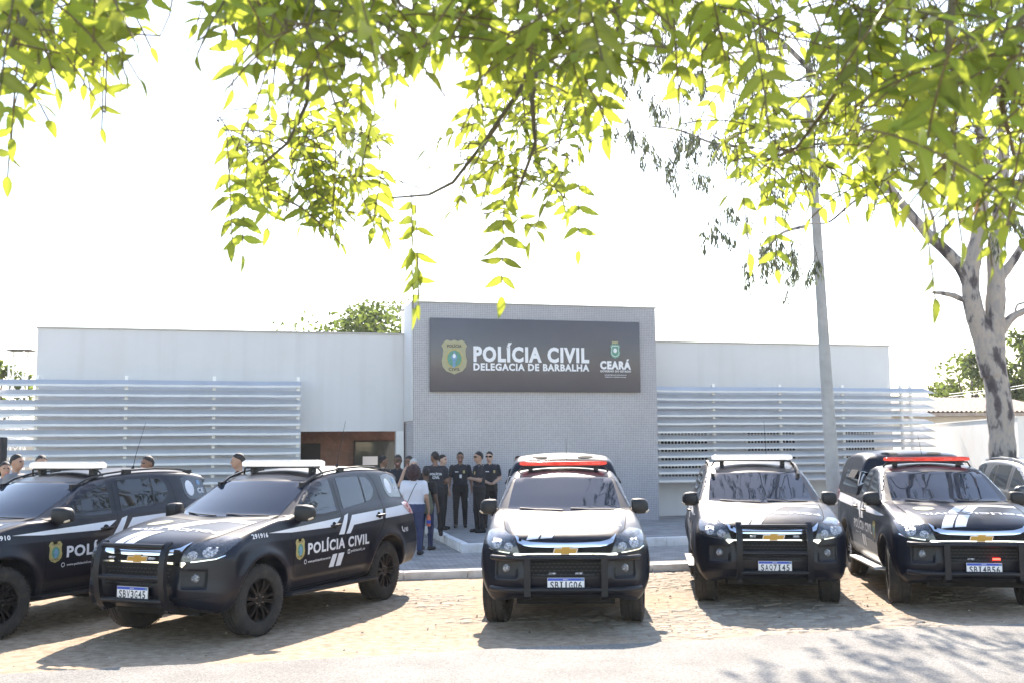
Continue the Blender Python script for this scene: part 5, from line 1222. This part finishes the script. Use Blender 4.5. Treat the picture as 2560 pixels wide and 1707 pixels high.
# ---------------------------------------------------------------- trees
def leaf_mat(name, top, trans, tmix=.5, rough=.45, var=.35):
    m = bpy.data.materials.new(name); m.use_nodes = True; nt = m.node_tree; n = nt.nodes; l = nt.links; p = n['Principled BSDF']; out = n['Material Output']
    at = n.new('ShaderNodeAttribute'); at.attribute_name = 'tint'
    def tint(c):
        mr = n.new('ShaderNodeMapRange'); mr.inputs[3].default_value = 1 - var; mr.inputs[4].default_value = 1 + var; l.new(at.outputs['Fac'], mr.inputs[0])
        mx = n.new('ShaderNodeMix'); mx.data_type = 'RGBA'; mx.blend_type = 'MULTIPLY'; mx.inputs[0].default_value = 1; mx.inputs[6].default_value = (*c, 1); l.new(mr.outputs[0], mx.inputs[7]); return mx.outputs[2]
    l.new(tint(top), p.inputs['Base Color']); p.inputs['Roughness'].default_value = rough; p.inputs['Specular IOR Level'].default_value = .35
    t = n.new('ShaderNodeBsdfTranslucent'); l.new(tint(trans), t.inputs['Color'])
    s = n.new('ShaderNodeMixShader'); s.inputs[0].default_value = tmix; l.new(p.outputs[0], s.inputs[1]); l.new(t.outputs[0], s.inputs[2]); l.new(s.outputs[0], out.inputs['Surface'])
    return m
M['neem'] = leaf_mat('neem_leaf', (.019, .046, .011), (.86, .97, .11), .27)
M['euc'] = leaf_mat('eucalyptus_leaf', (.085, .095, .075), (.14, .17, .08), .35)
M['broad'] = leaf_mat('broad_leaf', (.075, .105, .035), (.20, .27, .05), .4, var=.5)
M['dead'] = leaf_mat('dry_leaf', (.30, .16, .07), (.55, .30, .12), .4)
M['twig'] = mat('brown_twig', (.12, .10, .05), .8, var=.3, vscale=20)
def bark_mat():
    m = mat('peeling_bark', (.45, .40, .35), .85, bump=.6, bscale=14); nt = m.node_tree; n = nt.nodes; l = nt.links; p = n['Principled BSDF']
    tc = n.new('ShaderNodeTexCoord'); mp = n.new('ShaderNodeMapping'); mp.inputs['Scale'].default_value = (1.6, 1.6, .75); l.new(tc.outputs['Object'], mp.inputs[0])
    a = n.new('ShaderNodeTexNoise'); a.inputs['Scale'].default_value = 2.6; a.inputs['Detail'].default_value = 9; a.inputs['Roughness'].default_value = .55; l.new(mp.outputs[0], a.inputs[0])
    r = n.new('ShaderNodeValToRGB'); e = r.color_ramp.elements; e[0].position = .0; e[0].color = (.29, .26, .24, 1); e[1].position = 1; e[1].color = (.07, .055, .05, 1)
    for pos, c in ((.40, (.30, .27, .25, 1)), (.47, (.39, .33, .275, 1)), (.53, (.31, .28, .26, 1)), (.57, (.14, .12, .115, 1)), (.62, (.07, .058, .06, 1))): q = e.new(pos); q.color = c
    l.new(a.outputs[0], r.inputs[0]); l.new(r.outputs[0], p.inputs['Base Color']); return m
M['bark'] = bark_mat()
M['bark2'] = mat('grey_bark', (.17, .145, .12), .9, var=.3, vscale=5, bump=.6, bscale=20)
class Leaves:
    def __init__(s): s.v = []; s.f3 = []; s.t = []; s.n = 0
    def quad(s, p, d, side, l, w, droop=0.0, tint=None):
        tint = random.random() if tint is None else tint
        up = d.cross(side).normalized(); m = p + d * l * .5 + up * w * .12; e = p + d * l + up * (-droop)
        b = s.n; s.v += [p, m + side * w * .5, e, m - side * w * .5]; s.t += [tint] * 4; s.f3 += [(b, b + 1, b + 2), (b, b + 2, b + 3)]; s.n += 4
    def leaflet(s, p, d, side, nrm, l, wid, curl, sick, tint, rows=11):
        b = s.n
        for i in range(rows + 1):
            t = i / rows
            w = wid * (math.sin(math.pi * min(1, t ** .72)) ** .85) * (1 - .28 * t) if 0 < t < 1 else 0
            th = 1.0 if i % 2 else .86
            c = p + d * (l * t) + side * (l * sick * t * t) - nrm * (l * curl * t * t)
            s.v += [c + side * (w * th * 1.06) + nrm * w * .28, c, c - side * (w * th * .94) + nrm * w * .28]; s.t += [tint, tint + .35, tint]
        for i in range(rows):
            q = b + 3 * i
            s.f3 += [(q, q + 1, q + 4), (q, q + 4, q + 3), (q + 1, q + 2, q + 5), (q + 1, q + 5, q + 4)]
        s.n += 3 * (rows + 1)
    def build(s, name, m, parent):
        me = mesh_np(name, np.array([tuple(v) for v in s.v]), np.array(s.f3), [m], smooth=True)
        a = me.attributes.new('tint', 'FLOAT', 'POINT'); a.data.foreach_set('value', np.array(s.t, np.float32)); return link(name, me, parent)
def rv(): 
    while True:
        v = Vector((random.uniform(-1, 1), random.uniform(-1, 1), random.uniform(-1, 1)))
        if .05 < v.length < 1: return v.normalized()
# ---- broad trees beyond the station
def broad_tree(label, x, y, zb, top, rw, n, size=.34, seed=1, clumps=26):
    random.seed(seed); t = thing('broad_leaved_tree', label, 'tree', (x, y, 0), group='trees beyond the station')
    mb = MB(); cz = (zb + top) / 2; mb.tube([(0, 0, -.1), (.1, .05, zb * .5), (-.05, 0, zb), (.1, 0, cz)], [.26, .2, .17, .08], 10)
    cl = []
    for i in range(clumps):
        a = random.uniform(0, 6.28); r = rw * math.sqrt(random.random()) * .85; zz = zb + (top - zb) * random.uniform(.12, .93)
        k = math.sqrt(max(.05, 1 - ((zz - (zb + .35 * (top - zb))) / (.72 * (top - zb))) ** 2)); cl.append((Vector((math.cos(a) * r * k, math.sin(a) * r * k * .8, zz)), random.uniform(.45, .85) * rw * .36))
    for c, r in cl[:14]: mb.tube([(0, 0, zb * .9), (c.x * .5, c.y * .5, (zb + c.z) / 2), tuple(c)], [.09, .06, .02], 6)
    mb.build('trunk', M['bark2'], t, smooth=True)
    lv = Leaves()
    for i in range(n):
        c, r = random.choice(cl); d = rv(); q = c + Vector((d.x, d.y, d.z * .75)) * r * random.uniform(.55, 1.08)
        a = (rv() + Vector((0, 0, -.35))).normalized(); sd = a.orthogonal().normalized(); sd = (Matrix.Rotation(random.uniform(0, 6.28), 3, a) @ sd)
        lv.quad(q, a, sd, size * random.uniform(.6, 1.2), size * random.uniform(.35, .6))
    lv.build('crown', M['broad'], t); return t
broad_tree('wide dull green tree crown showing above the left wing beside the tower', atY(850, 900, 44).x, 44, 3.2, 7.95, 4.3, 6500, .30, 3, 40)
broad_tree('rounded green tree behind the tiled house left of the eucalyptus trunk', atY(2235, 900, 58).x, 58, 2.2, 6.9, 3.1, 4200, .36, 5, 30)
broad_tree('taller dense green tree right of the eucalyptus trunk', atY(2375, 900, 56).x, 56, 2.0, 8.0, 3.2, 4600, .36, 9, 32)
broad_tree('small dark tree beyond the lattice tower at the far left', atY(-14, 900, 40).x, 40, 2.0, 5.3, 1.5, 1600, .28, 11, 14)
# ---- eucalyptus on the pavement at the right
random.seed(21)
EY = 18.4
eb = gnd(2312, 1165, ZL); eb = atY(2312, 1165, EY)
eu = thing('eucalyptus', 'tall eucalyptus with patchy peeling bark and forked trunk at the right', 'tree', (eb.x, EY, 0))
def E3(u, v, dy=0.0): p = atY(u, v, EY + dy); return Vector((p.x - eb.x, p.y - EY, p.z))
trunk = MB()
def limb(mb, pts, r, n=16, wob=.02):
    P = [E3(*p) for p in pts]; Q = []; RR = []
    for i in range(len(P) - 1):
        p0, p1, p2, p3 = P[max(i - 1, 0)], P[i], P[i + 1], P[min(i + 2, len(P) - 1)]
        for k in range(5):
            t = k / 5; Q.append(.5 * ((2 * p1) + (p2 - p0) * t + (2 * p0 - 5 * p1 + 4 * p2 - p3) * t * t + (3 * p1 - p0 - 3 * p2 + p3) * t ** 3) + rv() * wob * r[0] * .6)
            RR.append((r[i] * (1 - t) + r[i + 1] * t) * random.uniform(.95, 1.06))
    Q.append(P[-1]); RR.append(r[-1]); mb.tube(Q, RR, n)
limb(trunk, [(2314, 1330), (2312, 1165), (2304, 1060), (2298, 960), (2286, 860), (2270, 790), (2250, 740)], [.28, .235, .218, .214, .208, .19, .15])
limb(trunk, [(2282, 860), (2262, 790), (2238, 715), (2229, 655), (2236, 590), (2252, 500), (2262, 400), (2250, 280), (2235, 120)], [.20, .185, .155, .15, .135, .11, .10, .085, .06])
limb(trunk, [(2285, 850), (2284, 770), (2286, 700), (2288, 640), (2284, 580), (2296, 470), (2306, 350), (2300, 200), (2320, 40)], [.19, .175, .165, .15, .12, .105, .095, .08, .05])
limb(trunk, [(2232, 670), (2212, 622), (2172, 576), (2128, 535), (2050, 440), (1975, 330), (1905, 215), (1810, 110), (1690, 10)], [.13, .115, .098, .088, .07, .06, .05, .04, .028], 12)
limb(trunk, [(2296, 640), (2325, 602), (2352, 560), (2410, 480), (2440, 380)], [.10, .075, .065, .05, .03], 10)
limb(trunk, [(2285, 780), (2318, 735), (2352, 715), (2420, 690)], [.13, .075, .058, .045], 10)
limb(trunk, [(2330, 728), (2336, 702), (2352, 696), (2372, 694)], [.022, .018, .016, .01], 7)
limb(trunk, [(2240, 692), (2210, 688), (2192, 680), (2165, 674), (2140, 672)], [.06, .05, .05, .04, .015], 9)
limb(trunk, [(2150, 560), (2142, 500), (2120, 440), (2112, 360)], [.035, .028, .02, .012], 8)
limb(trunk, [(2180, 588), (2205, 600), (2228, 620)], [.05, .04, .03], 8)
limb(trunk, [(2258, 800), (2244, 795)], [.05, .03], 8)
limb(trunk, [(2290, 560), (2312, 520), (2330, 470), (2345, 400)], [.06, .05, .04, .03], 8)
for pts in ([(1975, 330), (1890, 330), (1800, 345), (1730, 340)], [(1905, 215), (1830, 225), (1740, 230), (1640, 200)], [(2050, 440), (1975, 455), (1905, 510), (1850, 520), (1838, 590)], [(1810, 110), (1700, 120), (1600, 140), (1560, 200)], [(1730, 340), (1640, 330), (1560, 300), (1490, 290)],
            [(2252, 500), (2180, 380), (2120, 330), (2060, 300)], [(2262, 400), (2330, 300), (2352, 240)], [(2250, 280), (2170, 200), (2110, 150)], [(1850, 520), (1790, 540), (1745, 600)], [(1740, 230), (1700, 330), (1690, 420)], [(2235, 120), (2180, -40), (2080, -180), (1950, -260)], [(2320, 40), (2340, -120), (2300, -280)], [(1905, 215), (1880, 60), (1800, -90), (1720, -180)], [(2250, 280), (2120, 40), (2020, -120)]):
    limb(trunk, [(u, v, random.uniform(-.8, .8)) if i else (u, v) for i, (u, v) in enumerate(pts)], [.03, .022, .016, .010, .008][:len(pts)], 6, .05)
trunk.build('trunk', M['bark'], eu, smooth=True, ang=60)
lv = Leaves(); tw = MB()
spots = [(1440, 300, .7), (1480, 330, .9), (1455, 180, .8), (1505, 120, .9), (1530, 60, .9), (1560, 385, 1.1), (1590, 300, 1.0), (1595, 180, .9), (1640, 520, .9), (1690, 500, .8), (1660, 330, .8), (1745, 590, 1.1), (1765, 560, .7), (1795, 570, .9), (1850, 600, .9), (1840, 650, .4), (1700, 250, 1), (1720, 150, 1),
         (1930, 120, 1), (1960, 200, 1), (2000, 290, 1), (1900, 260, 1), (2080, 180, 1), (2140, 110, 1.1), (2100, 250, 1), (2180, 60, 1), (2250, 150, 1), (2310, 90, 1), (2330, 250, 1), (2350, 330, 1), (2060, 360, .8), (2330, 430, .7), (2300, 530, .5), (1860, 120, 1), (1620, 60, 1), (1560, 10, 1), (1780, 60, 1), (2260, 20, 1), (1840, 380, .7), (1780, 430, .7), (1610, 420, .5), (1575, 330, .8), (1520, 250, .7), (2344, 520, .6)] + [(u_, v_, 1.1) for u_ in range(1650, 2450, 110) for v_ in (-60, -170, -290)]
for (u, v, ln) in spots:
    for k in range(random.randint(4, 7)):
        p = E3(u + random.uniform(-30, 30), v + random.uniform(-35, 15), random.uniform(-2.0, 2.0)); L_ = ln * random.uniform(.22, .60)
        q = p - Vector((random.uniform(-.1, .1), random.uniform(-.1, .1), L_)); tw.tube([p + Vector((random.uniform(-.2, .2), 0, .25)), p, q], [.007, .005, .003], 5, cap=False)
        for i in range(int(46 * L_) + 12):
            t = random.random() ** .8; a = p.lerp(q, t) + rv() * random.uniform(.02, .10); d = (rv() * .45 + Vector((0, 0, -1))).normalized(); sd = Matrix.Rotation(random.uniform(0, 6.28), 3, d) @ d.orthogonal().normalized()
            lv.quad(a, d, sd, random.uniform(.11, .19), random.uniform(.022, .036), .01)
lv.build('crown', M['euc'], eu); tw.build('twigs', M['bark2'], eu)
# ---- neem branches hanging over the camera's side of the road
random.seed(33)
nm = thing('neem_tree', 'green neem tree boughs hanging down over the street in front of everything', 'tree', (3.4, -3.6, 0))
NB = Vector((3.4, -3.6, 0))
def N3(u, v, d): return atY(u, v, d) - NB
wood = MB(); lv = Leaves(); dead = Leaves()
wood.tube([Vector((0, 0, -.1)), Vector((-.05, .1, 1.2)), Vector((-.2, .35, 2.5)), Vector((-.5, 1.0, 3.9))], [.24, .20, .18, .13], 14)
top = Vector((-.5, 1.0, 3.9)); nodes = []
MAIN = [[(2500, -260, 2.6), (2150, -180, 2.2), (1700, -150, 2.3), (1250, -130, 2.3), (760, -140, 2.2), (250, -150, 2.0), (-150, -120, 2.0)]]
P = [top, Vector((-1.2, 3.2, 3.9))] + [N3(*p) for p in MAIN[0]]
wood.tube(P, [.11, .09, .075, .065, .055, .048, .04, .03, .02], 10); nodes += P[2:]
TW = [[(690, -100, 2.25), (690, 20, 2.2), (712, 120, 2.15), (704, 240, 2.1), (660, 330, 2.05), (600, 380, 2.0)],
      [(1235, -120, 2.3), (1243, 0, 2.25), (1236, 110, 2.2), (1195, 205, 2.15), (1110, 330, 2.1), (1040, 420, 2.05), (985, 448, 2.0), (900, 455, 2.0)],
      [(1238, 110, 2.2), (1222, 230, 2.1), (1230, 330, 2.1), (1190, 440, 2.05)],
      [(2120, -150, 2.0), (2040, 20, 1.9), (1960, 150, 1.9), (1890, 260, 1.95), (1830, 340, 2.0), (1760, 370, 2.0)],
      [(2200, -160, 1.6), (2180, 80, 1.45), (2160, 260, 1.5), (2170, 400, 1.6)],
      [(2430, -200, 1.9), (2340, 60, 1.7), (2300, 240, 1.7), (2330, 360, 1.8), (2260, 430, 1.8)],
      [(1700, -140, 2.2), (1660, 40, 2.1), (1600, 150, 2.0)], [(960, -130, 2.2), (950, 60, 2.1), (930, 180, 2.1)], [(250, -150, 2.0), (200, 10, 1.8), (150, 120, 1.8), (60, 220, 1.75)], [(110, -140, 1.7), (60, 40, 1.55), (20, 120, 1.5)],
      [(500, -140, 2.1), (520, 30, 2.0), (560, 110, 2.0)], [(1420, -130, 2.2), (1420, 60, 2.1), (1400, 180, 2.1)]]
for tw_ in TW:
    P = [N3(*p) for p in tw_]; k = len(P); wood.tube(P, [max(.0018, .0055 * (1 - i / k) + .0015) for i in range(k)], 7)
    for a, b in zip(P[:-1], P[1:]):
        for j in range(4): nodes.append(a.lerp(b, j / 4))
def compound(base, d, L_, pairs, sz, tintb):
    "a pinnate leaf: rachis with opposite toothed leaflets and one at the end"
    sd = d.cross(Vector((0, 0, 1)));  sd = sd.normalized() if sd.length > .15 else d.orthogonal().normalized()
    sd = (Matrix.Rotation(random.uniform(-.9, .9), 3, d) @ sd).normalized(); pts = [base]; q = d.copy(); stepl = L_ / (pairs + 1)
    for i in range(pairs + 1): q = (q + Vector((0, 0, -.13))).normalized(); pts.append(pts[-1] + q * stepl)
    wood.tube(pts, [.0016] * len(pts), 4, cap=False)
    for i in range(1, pairs + 2):
        dr = (pts[i] - pts[i - 1]).normalized(); sdi = (sd - dr * sd.dot(dr)).normalized(); nr = sdi.cross(dr).normalized()
        l = sz * (1 - .35 * abs(i / (pairs + 1) - .45)) * random.uniform(.85, 1.12)
        tint = min(1, max(0, tintb + random.uniform(-.25, .25)))
        for s_ in ((1, -1) if i <= pairs else (0,)):
            if s_ and random.random() < .05: continue
            a = random.uniform(.85, 1.30) if s_ else random.uniform(-.15, .15)
            dl = (dr * math.cos(a) + sdi * (s_ if s_ else 1) * math.sin(a) + Vector((0, 0, -.14)) + rv() * .22).normalized()
            n_ = (nr + rv() * .6); sl_ = dl.cross(n_).normalized(); n_ = sl_.cross(dl).normalized()
            lv.leaflet(pts[i] - dr * random.uniform(0, .004), dl, sl_, n_, l, l * random.uniform(.185, .25), random.uniform(.05, .3), -.10 * s_ * (1 if sl_.dot(sdi) * s_ > 0 else -1), tint)
REG = [ # outline in picture coordinates, depth range, how many leaves
    ([(0, -60), (330, -60), (300, 30), (255, 110), (245, 140), (160, 160), (60, 180), (0, 200)], (1.5, 2.0), 40),
    ([(-60, -100), (330, -100), (290, 10), (180, 50), (0, 80)], (1.3, 1.8), 18),
    ([(420, -80), (1480, -80), (1470, 100), (1400, 170), (1200, 170), (1000, 170), (800, 150), (620, 130), (470, 90)], (1.4, 2.0), 105),
    ([(480, -90), (1450, -90), (1420, 90), (900, 110), (520, 80)], (1.25, 1.7), 50),
    ([(520, 330), (600, 230), (720, 190), (860, 240), (880, 330), (880, 430), (740, 470), (600, 450), (540, 400)], (2.1, 2.6), 50),
    ([(1020, 200), (1160, 180), (1360, 190), (1340, 330), (1290, 430), (1140, 480), (1090, 420), (1050, 300)], (2.1, 2.6), 56),
    ([(640, 400), (900, 420), (880, 480), (700, 470)], (2.1, 2.5), 16),
    ([(1500, -80), (2400, -80), (2400, 180), (2100, 200), (1800, 180), (1590, 130), (1520, 60)], (1.5, 2.0), 75), ([(1590, 150), (1800, 180), (2400, 200), (2400, 380), (2250, 400), (1990, 350), (1800, 350), (1660, 290)], (1.9, 2.5), 72),
    ([(1980, -90), (2400, -90), (2400, 250), (2200, 330), (2080, 280), (1960, 120)], (1.25, 1.7), 40),
    ([(1660, 330), (1900, 350), (2080, 380), (2020, 450), (1760, 420)], (2.1, 2.5), 28),
    ([(2080, 330), (2360, 350), (2360, 440), (2200, 450), (2100, 410)], (1.5, 2.0), 18),
    ([(-200, -700), (2600, -800), (2600, -90), (-200, -90)], (2.8, 4.2), 24), ([(-100, -260), (2500, -300), (2500, -60), (-100, -60)], (1.6, 2.3), 150)]  # both outlines lie above the frame: unseen leaves added to shade those below
cand = []
for poly, (d0, d1), n in REG:
    n = int(n * .74)
    xs = [p[0] for p in poly]; ys = [p[1] for p in poly]; k = 0
    while k < n:
        u, v = random.uniform(min(xs), max(xs)), random.uniform(min(ys), max(ys))
        if not inpoly(np.array([float(u)]), np.array([float(v)]), poly)[0]: continue
        cand.append((N3(u, v, random.uniform(d0, d1)), None)); k += 1
for (u, v, dd) in ((955, 470, 2.0), (520, 300, 2.0), (570, 330, 2.02), (1330, 380, 2.05), (1160, 420, 2.0), (240, 90, 1.8), (40, 140, 1.8), (2110, 400, 1.7), (2250, 410, 1.7), (1780, 380, 2.0), (1690, 330, 2.0)): cand.append((N3(u, v, dd), 'hang'))
nl = [n_ for n_ in nodes]
cand.sort(key=lambda c: min((c[0] - n_).length for n_ in nl))
for p, mode in cand:
    out0 = rv() * 1.0 + Vector((0, 0, -.42)); LL = random.uniform(.15, .24)
    if mode != 'hang': p = p - out0.normalized() * LL * .5
    q = min(nl, key=lambda n_: (n_ - p).length + (.25 if n_.z < p.z - .02 else 0))
    if (q - p).length > .02:
        mid = q.lerp(p, .5) + Vector((0, 0, .12 * (q - p).length)) + rv() * .02; wood.tube([q, mid, p], [.0018, .0015, .0012], 5, cap=False); nl += [p, mid]
    d = out0.normalized()
    if mode == 'hang': d = Vector((random.uniform(-.15, .15), random.uniform(-.2, .2), -1)).normalized()
    compound(p, d, LL, random.randint(3, 5), random.uniform(.042, .058), random.random())
compound(N3(945, 440, 2.0), Vector((.02, .0, -1)), .23, 7, .055, .8); compound(N3(960, 590, 1.98), Vector((.03, 0, -1)), .07, 2, .05, .8)
wood.build('trunk', M['twig'], nm, smooth=True, ang=70); lv.build('crown', M['neem'], nm)
for (u, v, d0) in ((1070, 20, 1.75), (1085, 45, 1.75), (2225, 470, 1.7), (2240, 440, 1.7)):
    p = N3(u, v, d0); dl = (rv() * .6 + Vector((0, 0, -1))).normalized(); sl_ = dl.orthogonal().normalized(); dead.leaflet(p, dl, sl_, sl_.cross(dl), .06, .009, .4, .2, random.random())
dead.build('withered_leaves', M['dead'], nm)
# overhead wires at the right
for v0, lab in ((882, 'upper of two thin overhead wires at the right edge'), (888, 'lower of two thin overhead wires at the right edge')):
    a = atY(2180, v0 + 22, 34); b = atY(2450, v0 - 16, 30); o = MB().tube([a, a.lerp(b, .5) - Vector((0, 0, .06)), b, b + (b - a) * 2], .010, 5).build('overhead_wire', M['steel']); tag(o, lab, 'wire', 'overhead wires')
# ---------------------------------------------------------------- thin volume added to lift the blacks, standing in for lens glare
hm = bpy.data.materials.new('lens_glare_air'); hm.use_nodes = True; hn = hm.node_tree.nodes; hn.remove(hn['Principled BSDF'])
hv = hn.new('ShaderNodeVolumePrincipled'); hv.inputs['Color'].default_value = (.97, .975, 1.0, 1); hv.inputs['Density'].default_value = .00035; hv.inputs['Anisotropy'].default_value = .45
hm.node_tree.links.new(hv.outputs[0], hn['Material Output'].inputs['Volume'])
tag(MB().box((-120, -40, -1.1), (140, 130, 16)).build('lens_glare_haze', hm), kind='stuff')
